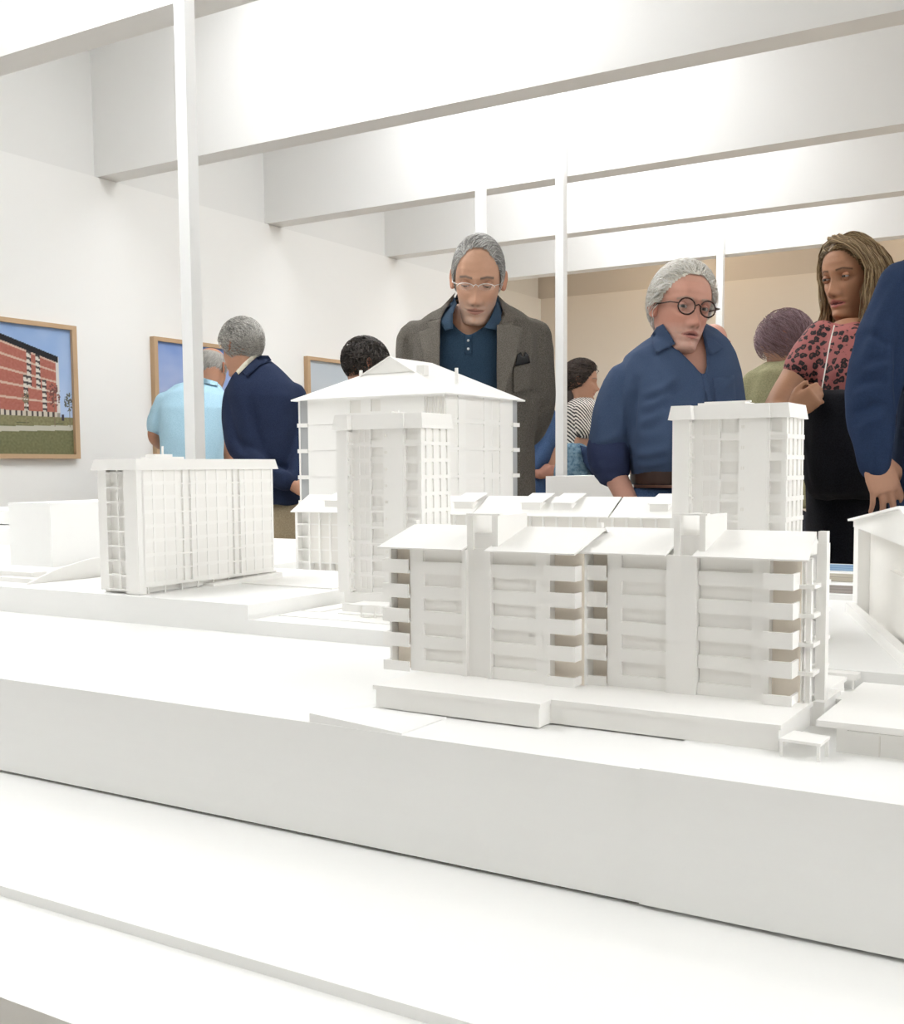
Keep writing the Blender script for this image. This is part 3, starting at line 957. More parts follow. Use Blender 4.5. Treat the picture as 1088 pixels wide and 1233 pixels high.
ridge = .40
rb_prism('core_wall', [(.004, ZM), (LG, ZM), (LG, zA), (ridge, zApex), (.004, zA)], .016, .30, 'ivory')
rb_prism('corner_pier', [(0, ZM), (.045, ZM), (.045, zA), (0, zA)], 0, .016)
rb_prism('corner_pier', [(LG - .045, ZM), (LG, ZM), (LG, zA), (LG - .045, zA)], 0, .016)
rb_prism('gable_band', [(.0, zA - .012), (LG, zA - .012), (LG, zA), (ridge, zApex), (.0, zA)], -.001, .016)
rb_prism('inner_panel', [(.27, ZM + .012), (.40, ZM + .012), (.40, zA - .05), (.27, zA - .05)], .006, .016, 'ivory')
rb_prism('base_plinth', [(.02, ZM), (LG, ZM), (LG, ZM + .014), (.02, ZM + .014)], -.012, .0)
slab('roof_sheet', [rbp(-.008, -.008, zA - .001), rbp(ridge, -.008, zApex + .002), rbp(ridge, .31, zApex + .002), rbp(-.008, .31, zA - .001)], .003, 'card', rb)
slab('roof_sheet', [rbp(LG + .008, -.008, zA - .001), rbp(ridge, -.008, zApex + .002), rbp(ridge, .31, zApex + .002), rbp(LG + .008, .31, zA - .001)], .003, 'card', rb)
rb_prism('roof_vent', [(ridge - .12, zApex - .012), (ridge + .06, zApex - .012), (ridge + .06, zApex + .007), (ridge - .12, zApex + .007)], .05, .12)

# ---- low flat garage at the right, entrance canopy, small pergolas ---
gb = empty('model_garage', (.02, 1.0, ZG), 'low flat-roofed white card garage at the right edge of the model', 'model building')
bx('wall', -.1985, .30, .914, 1.075, ZG, .9315, 'card', gb)
bx('roof_slab', -.212, .31, .903, 1.085, .9315, .9365, 'card', gb)
for x in (-.166, -.12, -.07):
    bx('facade_joint', x, x + .0012, .9132, .9142, ZG, .9315, 'ivory', gb)
bx('lintel', -.19, .3, .9125, .914, .927, .9285, 'card', gb)

ec = empty('model_entrance_canopy', (-.21, .89, ZG), 'small white card canopy on three legs between terrace and garage', 'model canopy')
zt_ = on(955, 888, 1, .885).z
slab('canopy_sheet', [(-.2345, .877, zt_), (-.2015, .874, zt_), (-.2000, .900, zt_ + .001), (-.2300, .905, zt_ + .001)], .0022, 'card', ec)
for (x, y) in ((-.2330, .880), (-.2035, .876), (-.2015, .895)):
    bx('canopy_leg', x - .0012, x + .0012, y - .0012, y + .0012, ZG, zt_ - .0018, 'card', ec)
q = on(1012, 838, 2, ZG + .017)
pg = empty('model_pergola', (q.x, q.y, ZG), 'small white card pergola with flat roof beside the long apartment block end', 'model canopy')
bx('pergola_roof', q.x - .022, q.x + .022, q.y - .018, q.y + .020, ZG + .015, ZG + .0175, 'card', pg)
for (x, y) in ((-.018, -.015), (.0, -.015), (.018, -.015), (.018, .016)):
    bx('pergola_leg', q.x + x - .001, q.x + x + .001, q.y + y - .001, q.y + y + .001, ZG, ZG + .015, 'card', pg)
bx('pergola_wall', q.x - .020, q.x + .008, q.y + .014, q.y + .017, ZG, ZG + .015, 'ivory', pg)
q = on(1008, 806, 2, ZG + .018)
pg = empty('model_shelter', (q.x, q.y, ZG), 'low white card shelter farther back beside the long apartment block end', 'model canopy')
bx('shelter_roof', q.x - .024, q.x + .024, q.y - .022, q.y + .022, ZG + .012, ZG + .018, 'card', pg)
for (x, y) in ((-.02, -.019), (.008, -.019), (.02, -.019), (.02, .018)):
    bx('shelter_leg', q.x + x - .001, q.x + x + .001, q.y + y - .001, q.y + y + .001, ZG, ZG + .012, 'card', pg)

# ---- printed site panels lying at the back of the table --------------
def site_panel(y0, y1, x0, x1, z, fn, lab):
    t = empty('site_panel', ((x0 + x1) / 2, (y0 + y1) / 2, z), lab, 'printed panel')
    bx('panel_board', x0, x1, y0, y1, z, z + .008, 'board', t)
    v, f, c = [], [], []
    n_ = 40
    for j in range(n_ + 1):
        for i in range(n_ + 1):
            u, w = i / n_, j / n_
            v.append((x0 + .02 + (x1 - x0 - .04) * u, y0 + .02 + (y1 - y0 - .04) * w, z + .0086)); c.append(fn(u, w))
    for j in range(n_):
        for i in range(n_):
            k = j * (n_ + 1) + i; f.append((k, k + 1, k + n_ + 2, k + n_ + 1))
    mk('panel_print', v, f, 'print', t, cols=c)


def map_blue(u, w):
    nz = noise.noise(Vector((u * 8, w * 8, 2)))
    return lerp((0.10, 0.22, 0.42), (0.35, 0.50, 0.66), .5 + nz)


def map_tan(u, w):
    nz = noise.noise(Vector((u * 6, w * 6, 4)))
    c = lerp((0.36, 0.32, 0.24), (0.50, 0.46, 0.38), .5 + nz)
    if abs((u * 3 + w * 2) % 1 - .5) < .04: c = (0.16, 0.14, 0.12)
    return c


def map_grey(u, w):
    nz = noise.noise(Vector((u * 6, w * 14, 6)))
    c = lerp((0.22, 0.19, 0.17), (0.36, 0.32, 0.29), .5 + nz)
    if abs((u * 2 - w * 2) % 1 - .5) < .05: c = (0.13, 0.11, 0.10)
    return c


site_panel(1.80, 1.96, -.58, .5, ZM, map_grey, 'grey-brown printed site panel lying behind the long model, nearest of three')
site_panel(1.98, 2.17, -.62, .5, ZM, map_tan, 'tan printed map panel lying in the middle behind the long model')
site_panel(2.19, 2.37, -.68, .5, ZM, map_blue, 'blue printed map panel lying at the far table edge')

# white display plinth and bench standing behind the table
dp = empty('display_plinth', P(735, 600, 5.4) * 1.0, 'white display plinth standing beyond the table beside the striped woman', 'plinth')
c0 = P(735, 585, 5.4); dp.location = (c0.x, c0.y, 0)
bx('plinth_body', c0.x - .22, c0.x + .35, c0.y - .2, c0.y + .2, 0, c0.z - .07, 'acrylic', dp)
bx('plinth_top', c0.x - .24, c0.x + .37, c0.y - .22, c0.y + .22, c0.z - .07, c0.z + .05, 'board', dp)

# ================================================================== PEOPLE: toolkit
from mathutils import geometry as mgeo


def rotm(turn, tilt, roll):
    """local face direction -Y; turn>0 to image right, tilt>0 looks down, roll>0 image-right side lower"""
    return (Matrix.Rotation(YAW + math.radians(turn), 3, 'Z') @ Matrix.Rotation(math.radians(tilt), 3, 'X') @ Matrix.Rotation(math.radians(roll), 3, 'Y'))


_zn = np.array([-.235, -.20, -.17, -.145, -.128, -.122, -.117, -.112, -.105, -.09, -.072, -.05, -.03, 0.0, .022, .045, .065, .085, .100, .110, .1165, .120])
_f = np.array([-.024, -.024, -.024, -.026, -.034, -.052, -.072, -.082, -.087, -.084, -.0895, -.0885, -.0875, -.0835, -.093, -.0925, -.086, -.073, -.055, -.037, -.018, .008])
_b = np.array([.072, .066, .061, .058, .0575, .0575, .058, .0585, .060, .063, .070, .081, .091, .1, .104, .104, .0995, .088, .072, .053, .033, .008])
_w = np.array([.075, .062, .057, .055, .054, .0535, .0535, .0535, .0545, .058, .0625, .067, .071, .0765, .0775, .077, .0735, .0645, .0525, .039, .023, .0005])
_e = np.array([1.0, 1.0, 1.0, 1.05, 1.2, 1.35, 1.45, 1.5, 1.45, 1.3, 1.12, .98, .9, .84, .82, .82, .86, .9, .95, 1, 1, 1])
_zz = np.linspace(-.235, .120, 720)


def _sm(a, s=7):
    t = np.interp(_zz, _zn, a)
    k = np.exp(-.5 * (np.arange(-3 * s, 3 * s + 1) / s) ** 2); k /= k.sum()
    return np.convolve(np.pad(t, 3 * s, mode='edge'), k, 'valid')


_ft, _bt, _wt, _et = _sm(_f, 5), _sm(_b), _sm(_w), _sm(_e)
_wt[-1] = .0003


class Head:
    """parametric head; local frame: x image-right, -y face, z up, origin between the ears at eye level"""

    def __init__(s, eye_px, eye_py, d, turn, tilt, roll, size=1.0, jaw=1.0, nose=1.0, width=1.0, female=False, cheek=1.0, mouth_open=0.0, neck_fwd=0.0):
        s.R = rotm(turn, tilt, roll); s.size = size; s.jaw = jaw; s.nose = nose; s.width = width; s.cheek = cheek
        s.mouth_open = mouth_open; s.female = female
        eye_world = P(eye_px, eye_py, d)
        s.o = eye_world - s.R @ (Vector((0, -.088, 0.0)) * size)
        s.R0 = rotm(turn * .4, 0, 0)
        s.piv = Vector((0, .02, -.10)) * size
        s.o2 = s.o + s.R @ s.piv
        s.fwd = neck_fwd

    def W(s, p):
        """local point(s) -> world, bending the neck between z=-.10 and -.22"""
        p = np.asarray(p, float).reshape(-1, 3) * s.size
        R = np.array(s.R); R0 = np.array(s.R0); piv = np.array(s.piv)
        a = (p - piv) @ R.T; b = (p - piv) @ R0.T
        t = np.clip((p[:, 2] / s.size + .225) / .115, 0, 1); t = (t * t * (3 - 2 * t))[:, None]
        return a * t + b * (1 - t) + np.array(s.o2)

    def local(s, az, z):
        f = np.interp(z, _zz, _ft); b = np.interp(z, _zz, _bt); w = np.interp(z, _zz, _wt) * (1 + (s.width - 1) * np.clip((z + .150) / .05, 0, 1)); e = np.interp(z, _zz, _et)
        jw = np.clip((-.02 - z) / .05, 0, 1) * np.clip((z + .135) / .02, 0, 1)
        w = w * (1 + (s.jaw - 1) * jw)
        sn, cs = np.sin(az), np.cos(az); yc = .012
        x = w * np.sign(sn) * np.abs(sn) ** .96
        y = np.where(cs > 0, yc - (yc - f) * np.abs(cs) ** e, yc + (b - yc) * np.abs(cs) ** .92)
        fr = np.clip(cs * 2.2, 0, 1)

        def g(cx, cz, sx, sz): return np.exp(-.5 * (((x - cx) / sx) ** 2 + ((z - cz) / sz) ** 2))
        n = s.nose
        d = .0225 * n * g(0, -.043, .0095, .0105) + .014 * n * g(0, -.020, .0072, .019) + .005 * g(0, .004, .007, .012)
        d += .009 * n * (g(.0125, -.047, .0055, .006) + g(-.0125, -.047, .0055, .006))
        d -= .011 * (g(.031, .000, .015, .0095) + g(-.031, .000, .015, .0095))
        d += .0045 * (g(.028, .021, .019, .0065) + g(-.028, .021, .019, .0065)) * (.5 if s.female else 1)
        d += .0045 * s.cheek * (g(.042, -.026, .017, .016) + g(-.042, -.026, .017, .016))
        d += .0045 * g(0, -.0665, .017, .0036) + .005 * g(0, -.0785 - s.mouth_open * .8, .015, .0042)
        d -= (.0045 + s.mouth_open * .6) * g(0, -.0722 - s.mouth_open * .4, .021, .0019 + s.mouth_open * .4)
        d += .0055 * g(0, -.106, .014, .010) - .003 * g(0, -.090, .018, .006)
        d -= .0022 * (g(.026, -.058, .004, .012) + g(-.026, -.058, .004, .012)) * (0 if s.female else 1)
        d -= .002 * (g(.03, -.017, .012, .003) + g(-.03, -.017, .012, .003)) * (0 if s.female else 1)
        y = y - d * fr
        # throat
        return np.stack([x, y, z + 0 * x], -1)

    def mesh(s, nu=96, base=(.55, .33, .24), lip=(.48, .22, .18), beard=0.0, beard_c=(.6, .58, .56), brow=(.2, .17, .15), brow_w=1.0, scalp=None, blush=.0, hairline=None):
        az = np.linspace(-math.pi, math.pi, nu, endpoint=False)
        az = az - .38 * np.sin(az)          # denser in front
        zs = np.concatenate([np.linspace(-.235, -.13, 14)[:-1], np.linspace(-.13, .03, 88)[:-1], np.linspace(.03, .105, 24)[:-1], np.array([.105, .110, .114, .117, .119, .1199])])
        A, Z = np.meshgrid(az, zs)
        L = s.local(A.ravel(), Z.ravel())
        nz_, nu_ = len(zs), nu
        faces = []
        for j in range(nz_ - 1):
            for i in range(nu_):
                k = (i + 1) % nu_
                faces.append((j * nu_ + i, j * nu_ + k, (j + 1) * nu_ + k, (j + 1) * nu_ + i))
        faces.append(tuple((nz_ - 1) * nu_ + i for i in range(nu_)))
        x, y, z = L[:, 0], L[:, 1], L[:, 2]
        fr = (np.cos(A.ravel()) > .12)
        c = np.tile(np.array(base), (len(L), 1))

        def mixc(wt, cc):
            nonlocal c
            wt = np.clip(wt, 0, 1)[:, None]; c = c * (1 - wt) + np.array(cc) * wt

        def g(cx, cz, sx, sz): return np.exp(-.5 * (((x - cx) / sx) ** 2 + ((z - cz) / sz) ** 2)) * fr
        rd = np.array(base) * np.array([1.08, .80, .76])
        mixc(.5 * blush * (g(.042, -.03, .02, .02) + g(-.042, -.03, .02, .02) + g(0, -.043, .014, .014)) + blush * .25 * (z < .07), rd)
        rn = np.array([noise.noise(Vector(p * 120)) for p in L]) if beard else 0
        if beard:
            wt = np.clip((-.040 - z) / .022, 0, 1) * np.clip((z + .135) / .01, 0, 1) * (np.cos(A.ravel()) > -.25)
            mus = np.clip(1 - np.abs(z + .058) / .010, 0, 1) * (np.abs(x) < .03) * fr
            mixc(beard * np.clip(np.maximum(wt, mus) * (.75 + .5 * rn), 0, 1), beard_c)
        mixc(.75 * (np.exp(-.5 * (((np.abs(x) - .0075) / .0028) ** 2 + ((z + .0535) / .0022) ** 2)) * fr), np.array(base) * .25)
        mixc(.30 * (np.exp(-.5 * (((np.abs(x) - .0225) / .003) ** 2 + ((z + .052) / .008) ** 2)) * fr), np.array(base) * .55)
        lw = np.clip(1 - np.abs(x) / .026, 0, 1)
        zc = -.0725 - s.mouth_open * .3
        mixc(.85 * fr * (np.abs(z - zc) < (.0105 + s.mouth_open * .5) * lw ** .7), lip)
        if s.mouth_open: mixc(1.0 * fr * (np.abs(z - zc) < (.0022 + s.mouth_open * .28) * np.clip(1 - np.abs(x) / .02, 0, 1) ** .5), (.10, .03, .03))
        else: mixc(.6 * fr * (np.abs(z - zc) < .0016) * (np.abs(x) < .023), np.array(lip) * .45)
        for sg in (1, -1):
            bz = .0205 + .004 * np.clip(1 - np.abs((sg * x) - .030) / .02, 0, 1) - .10 * np.clip(sg * x - .036, 0, 1)
            mixc(.85 * fr * np.clip(1.3 - np.abs(z - bz) / (.0036 * brow_w), 0, 1) * (sg * x > .011) * (sg * x < .050), brow)
        if scalp is not None and hairline is not None:
            mixc(.8 * np.array([1.0 if hairline(p) else 0.0 for p in L]), scalp)
        V = [s.W(L)]; F = list(faces); C = [c]
        # ears
        for sg in (1, -1):
            n_ = len(np.concatenate(V))
            ev, ef = ear(sg, s.width)
            V.append(s.W(ev)); F += [tuple(i + n_ for i in q) for q in ef]
            C.append(np.tile(np.array(base) * np.array([1.03, .86, .82]), (len(ev), 1)))
        s.base = base
        return np.concatenate(V), F, np.concatenate(C)

    def eyes(s, gaze=(0, 0), up=14, low=-22, iris=(.10, .07, .05), squint=1.0):
        """eyeballs plus eyelids; returns (ball mesh), (lid mesh)"""
        bv, bf, bc = [], [], []
        lv, lf, lc = [], [], []
        for sg in (1, -1):
            c = np.array([sg * .0315, -.0715, .0005]); r = .0122
            n0 = sum(len(a) for a in bv)
            th = np.linspace(-1.2, 1.2, 17); ph = np.linspace(-.8, .8, 17)
            pts, cc = [], []
            for a in ph:
                for t in th:
                    dv = np.array([math.sin(t) * math.cos(a), -math.cos(t) * math.cos(a), math.sin(a)])
                    pts.append(c + dv * r)
                    ga, gt = gaze[1], gaze[0]
                    ang = math.hypot(t - gt, (a - ga))
                    cc.append((.008, .006, .006) if ang < .24 else (iris if ang < .52 else (.46, .43, .41)))
            bv.append(np.array(pts)); bc += cc
            bf += [tuple(n0 + q for q in (j * 17 + i, j * 17 + i + 1, (j + 1) * 17 + i + 1, (j + 1) * 17 + i)) for j in range(16) for i in range(16)]
            for (a0, a1, top) in ((math.radians(up), math.radians(62), True), (math.radians(-58), math.radians(low), False)):
                n0 = sum(len(a) for a in lv); pts, cc = [], []
                m_ = 7
                for j in range(m_):
                    for i in range(15):
                        t = -1.35 + 2.7 * i / 14
                        u = j / (m_ - 1)
                        edge = a0 if top else a1
                        bow = (math.cos(t * 1.05))            # eyelid curves to the corners
                        e_ = edge * bow + (-.04) * (1 - bow)
                        far = a1 if top else a0
                        a = (e_ + (far - e_) * u)
                        rr = r + .0013
                        dv = np.array([math.sin(t) * math.cos(a), -math.cos(t) * math.cos(a), math.sin(a)])
                        pts.append(c + dv * rr)
                        if u < .01: cc.append(np.array([.05, .035, .03]) if top else np.array(s.base) * .6)
                        else: cc.append(np.array(s.base) * np.array([.93, .86, .84]))
                lv.append(np.array(pts)); lc += list(cc)
                lf += [tuple(n0 + q for q in (j * 15 + i, j * 15 + i + 1, (j + 1) * 15 + i + 1, (j + 1) * 15 + i)) for j in range(m_ - 1) for i in range(14)]
        return (s.W(np.concatenate(bv)), bf, np.array(bc)), (s.W(np.concatenate(lv)), lf, np.array(lc))


def ear(sg, width=1.0):
    v, f = [], []
    n, m_ = 16, 6
    prof = [(1.0, .000), (1.08, .006), (1.0, .0105), (.80, .009), (.55, .004), (.15, .006)]
    for k, (sc, out) in enumerate(prof):
        for i in range(n):
            a = 2 * math.pi * i / n
            hy = math.cos(a) * .0150 * sc; hz = math.sin(a) * .027 * sc
            if hz < 0: hy *= .75
            # local ear plane leaning back, flaring outwards behind
            yy = .018 + hy + hz * .25; zz = -.001 + hz
            xx = .0715 * width + out + (hy + .0165) * .42
            v.append((sg * xx, yy, zz))
    for k in range(len(prof) - 1):
        for i in range(n):
            j = (i + 1) % n; f.append((k * n + i, k * n + j, (k + 1) * n + j, (k + 1) * n + i))
    f.append(tuple((len(prof) - 1) * n + i for i in range(n)))
    return np.array(v), f


HC = np.array([0, .008, .028]); HR = np.array([.0805, .1015, .0945])


def hair(head, n, mask, flow, length, off0, off1, c1, c2, rad=.0011, seed=1, wave=0.0, capoff=.003, steps=7, bulge=0.0, cap_c=None, jitter=.25):
    """cap and combed strands following the skull; one mesh"""
    r = np.random.default_rng(seed)
    V, F, C = [], [], []
    w = np.array([head.width, 1, 1])
    # cap
    nu_, nv_ = 72, 44
    idx = {}
    cc = np.array(cap_c if cap_c is not None else (np.array(c1) * .6 + np.array(c2) * .4) * .8)
    pts = []
    for j in range(nv_ + 1):
        ph = math.pi * j / nv_
        for i in range(nu_):
            th = 2 * math.pi * i / nu_
            dv = np.array([math.sin(ph) * math.sin(th), -math.sin(ph) * math.cos(th), math.cos(ph)])
            p = HC + dv * (HR + capoff)
            pts.append(p)
    ok = [mask(p) for p in pts]
    cv = head.W(np.array(pts) * w)
    faces = []
    for j in range(nv_):
        for i in range(nu_):
            k = (i + 1) % nu_
            q = (j * nu_ + i, j * nu_ + k, (j + 1) * nu_ + k, (j + 1) * nu_ + i)
            if sum(ok[a] for a in q) >= 3: faces.append(q)
    used = sorted({a for q in faces for a in q}); mp = {a: i for i, a in enumerate(used)}
    V.append(cv[used]); F += [tuple(mp[a] for a in q) for q in faces]; C.append(np.tile(cc, (len(used), 1)))
    nv0 = len(used)
    made = 0; tries = 0
    allp, allc = [], []
    while made < n and tries < n * 30:
        tries += 1
        dv = r.normal(size=3); dv /= np.linalg.norm(dv)
        p = HC + dv * HR
        if not mask(p): continue
        made += 1
        L = length * (.7 + .6 * r.random()); st = L / steps
        path = []
        jit = r.normal(size=3) * jitter
        ph = r.random() * 6.28
        for k in range(steps + 1):
            t = k / steps
            rel = (p - HC) / HR; rel /= np.linalg.norm(rel)
            off = off0 + (off1 - off0) * t + bulge * math.sin(math.pi * t)
            nrm = rel / HR; nrm /= np.linalg.norm(nrm)
            base_pt = HC + rel * HR
            fl = np.array(flow(p)) + jit
            fl = fl - nrm * fl.dot(nrm)
            ln = np.linalg.norm(fl)
            fl = fl / (ln + 1e-9)
            side = np.cross(nrm, fl)
            path.append((base_pt + nrm * off + side * wave * math.sin(ph + t * 9)) * w)
            p = base_pt + fl * st
        allp.append(path); allc.append(np.array(c1) + (np.array(c2) - np.array(c1)) * r.random())
    if allp:
        AP = head.W(np.array(allp).reshape(-1, 3)).reshape(len(allp), steps + 1, 3)
        tv, tf, tc = tubes(AP, rad, allc)
        V.append(tv); F += [tuple(i + nv0 for i in q) for q in tf]; C.append(tc)
    return np.concatenate(V), F, np.concatenate(C)


def tubes(paths, rad, cols, sides=3, taper=True):
    """many thin tubes along paths (N, S, 3)"""
    N, S, _ = paths.shape
    tg = np.gradient(paths, axis=1)
    tg /= np.linalg.norm(tg, axis=2, keepdims=True) + 1e-9
    ref = np.tile(np.array([.3, .2, .93]), (N, S, 1))
    a = np.cross(tg, ref); a /= np.linalg.norm(a, axis=2, keepdims=True) + 1e-9
    b = np.cross(tg, a)
    rr = np.ones(S) * rad
    if taper: rr = rad * np.clip(1.25 - .9 * np.linspace(0, 1, S) ** 2, .25, 1.2)
    ring = []
    for k in range(sides):
        t = 2 * math.pi * k / sides
        ring.append(paths + (a * math.cos(t) + b * math.sin(t)) * rr[None, :, None])
    V = np.stack(ring, 2)            # N,S,sides,3
    F = []
    for n_ in range(N):
        o = n_ * S * sides
        for s_ in range(S - 1):
            for k in range(sides):
                k2 = (k + 1) % sides
                F.append((o + s_ * sides + k, o + s_ * sides + k2, o + (s_ + 1) * sides + k2, o + (s_ + 1) * sides + k))
    C = np.repeat(np.array(cols), S * sides, axis=0)
    return V.reshape(-1, 3), F, C


# ---- bodies ---------------------------------------------------------
def loft(sections, n=28):
    """sections: (centre, half-width vector, half-depth vector, squareness)"""
    V, F = [], []
    for (c, a, b, e) in sections:
        for i in range(n):
            t = 2 * math.pi * i / n
            cs, sn = math.cos(t), math.sin(t)
            u = math.copysign(abs(cs) ** e, cs); w = math.copysign(abs(sn) ** e, sn)
            p = Vector(c) + Vector(a) * u + Vector(b) * w
            V.append((p.x, p.y, p.z))
    m_ = len(sections)
    for j in range(m_ - 1):
        for i in range(n):
            k = (i + 1) % n; F.append((j * n + i, j * n + k, (j + 1) * n + k, (j + 1) * n + i))
    F.append(tuple(range(n))); F.append(tuple((m_ - 1) * n + i for i in range(n)))
    return V, F


def torso(stations, d, e=.82, dx=0.0):
    """stations: (py, px_left, px_right, half_depth, depth_offset)"""
    S = []
    for (py, l, r, hd, dd) in stations:
        dep = d + dd
        S.append((P((l + r) / 2, py, dep), RH * ((r - l) / 2 * dep / FPX), FH * hd, e))
    return loft(S)


def limb(pts, n=18, flat=1.0):
    """pts: (Vector, radius) chain -> rounded tube"""
    P_ = [Vector(p) for p, r in pts]; R_ = [r for p, r in pts]
    # subdivide with catmull-rom
    Q, QR = [], []
    for i in range(len(P_) - 1):
        p0 = P_[max(i - 1, 0)]; p1 = P_[i]; p2 = P_[i + 1]; p3 = P_[min(i + 2, len(P_) - 1)]
        for k in range(6):
            t = k / 6
            q = 0.5 * ((2 * p1) + (p2 - p0) * t + (2 * p0 - 5 * p1 + 4 * p2 - p3) * t * t + (-p0 + 3 * p1 - 3 * p2 + p3) * t ** 3)
            Q.append(q); QR.append(R_[i] + (R_[i + 1] - R_[i]) * t)
    Q.append(P_[-1]); QR.append(R_[-1])
    d0 = (Q[1] - Q[0]).normalized(); d1 = (Q[-1] - Q[-2]).normalized()
    pre = [(Q[0] - d0 * QR[0] * .8, QR[0] * .45), (Q[0] - d0 * QR[0] * .45, QR[0] * .85)]
    post = [(Q[-1] + d1 * QR[-1] * .45, QR[-1] * .85), (Q[-1] + d1 * QR[-1] * .8, QR[-1] * .45)]
    ch = pre + list(zip(Q, QR)) + post
    S = []
    for i, (p, r) in enumerate(ch):
        tdir = (ch[min(i + 1, len(ch) - 1)][0] - ch[max(i - 1, 0)][0]).normalized()
        a = tdir.cross(Vector((.31, .2, .93)))
        if a.length < 1e-3: a = tdir.cross(Vector((1, 0, 0)))
        a.normalize(); b = tdir.cross(a)
        S.append((p, a * r, b * r * flat, 1.0))
    return loft(S, n)


def merge(parts):
    V, F = [], []
    for v, f in parts:
        o = len(V); V += [tuple(p) for p in v]; F += [tuple(i + o for i in q) for q in f]
    return V, F


def remesh(parts, voxel=.008, smooth=6, factor=.5):
    V, F = merge(parts)
    me = bpy.data.meshes.new('tmp'); me.from_pydata(V, [], F); me.update()
    bm = bmesh.new(); bm.from_mesh(me); bmesh.ops.recalc_face_normals(bm, faces=bm.faces); bm.to_mesh(me); bm.free()
    o = bpy.data.objects.new('tmp', me); col.objects.link(o)
    m1 = o.modifiers.new('r', 'REMESH'); m1.mode = 'VOXEL'; m1.voxel_size = voxel
    if smooth:
        m2 = o.modifiers.new('s', 'SMOOTH'); m2.factor = factor; m2.iterations = smooth
    dg = bpy.context.evaluated_depsgraph_get()
    ev = o.evaluated_get(dg); em = ev.to_mesh()
    n = len(em.vertices)
    co = np.empty(n * 3); em.vertices.foreach_get('co', co); co = co.reshape(-1, 3)
    nr = np.empty(n * 3); em.vertices.foreach_get('normal', nr); nr = nr.reshape(-1, 3)
    fc = [tuple(p.vertices) for p in em.polygons]
    ev.to_mesh_clear()
    bpy.data.objects.remove(o); bpy.data.meshes.remove(me)
    return co, fc, nr


def wrinkle(V, N, amp=.004, sc=14.0, stretch=(1, 1, .45), seed=0.0, ridged=True):
    out = V.copy()
    for i in range(len(V)):
        p = V[i]
        q = Vector((p[0] * sc * stretch[0] + seed, p[1] * sc * stretch[1], p[2] * sc * stretch[2] + seed * 2))
        q = q + noise.noise_vector(q * .6) * .6
        a = noise.noise(q)
        h = (1 - 2 * abs(a)) * .6 + .5 * noise.noise(q * 2.3) if ridged else a
        out[i] = p + N[i] * amp * h
    return out


def inside(poly, x, y):
    r = False; j = len(poly) - 1
    for i in range(len(poly)):
        xi, yi = poly[i]; xj, yj = poly[j]
        if (yi > y) != (yj > y) and x < (xj - xi) * (y - yi) / (yj - yi) + xi: r = not r
        j = i
    return r


def cut(V, F, N, poly):
    """open a garment inside an image-space outline on the side facing the viewer"""
    keep = []
    pr = [proj(p) for p in V]
    for f in F:
        cx_ = sum(pr[i][0] for i in f) / len(f); cy_ = sum(pr[i][1] for i in f) / len(f)
        if inside(poly, cx_, cy_):
            nn = sum((Vector(N[i]) for i in f), Vector())
            c = sum((Vector(V[i]) for i in f), Vector()) / len(f)
            if nn.dot(CPOS - c) > 0: continue
        keep.append(f)
    return keep


def bvh(V, F):
    return BVHTree.FromPolygons([Vector(p) for p in V], F)


def drape(name, poly, tree, off, thick, m, parent, step=4.0, smooth=True, dflt=None):
    """thin patch of cloth laid on a body: outline in image space, thickness in metres"""
    pts, edges = [], []
    n0 = len(poly)
    ring = []
    for i in range(n0):
        a, b = Vector(poly[i]), Vector(poly[(i + 1) % n0])
        k = max(1, int((b - a).length / step))
        for j in range(k): ring.append(a + (b - a) * (j / k))
    pts = list(ring); nR = len(ring)
    edges = [(i, (i + 1) % nR) for i in range(nR)]
    xs = [p[0] for p in poly]; ys = [p[1] for p in poly]
    y = min(ys) + step / 2
    while y < max(ys):
        x = min(xs) + step / 2
        while x < max(xs):
            if inside(poly, x, y) and min((Vector((x, y)) - p).length for p in ring) > step * .5: pts.append(Vector((x, y)))
            x += step
        y += step
    v2, e2, f2, *_ = mgeo.delaunay_2d_cdt([Vector((p[0], p[1])) for p in pts], edges, [], 1, 1e-4)
    hits = []
    for p in v2:
        r = ray(p[0], p[1]).normalized()
        ds = [tr.ray_cast(CPOS, r)[3] for tr in (tree if isinstance(tree, (list, tuple)) else [tree])]
        ds = [x for x in ds if x is not None]
        hits.append(min(ds) if ds else None)
    good = [h for h in hits if h is not None]
    if not good:
        if dflt is None: return None
        good = [dflt]
    md = sorted(good)[len(good) // 2]
    for i, h in enumerate(hits):
        if h is None:
            best = None
            for j, g_ in enumerate(hits):
                if g_ is not None:
                    dd = (v2[i] - v2[j]).length
                    if best is None or dd < best[0]: best = (dd, g_)
            hits[i] = best[1] if best else md
    V, F = [], []
    for p, h in zip(v2, hits):
        r = ray(p[0], p[1]).normalized(); V.append(CPOS + r * (h - off))
    n = len(V)
    for p, h in zip(v2, hits):
        r = ray(p[0], p[1]).normalized(); V.append(CPOS + r * (h - off + thick))
    cnt = {}
    for f in f2:
        F.append(tuple(f)); F.append(tuple(n + i for i in reversed(f)))
        for i in range(len(f)):
            e = (f[i], f[(i + 1) % len(f)]); cnt[tuple(sorted(e))] = cnt.get(tuple(sorted(e)), 0) + 1
    for (a, b), k in cnt.items():
        if k == 1: F.append((a, b, n + b, n + a))
    return mk(name, V, F, m, parent, smooth)


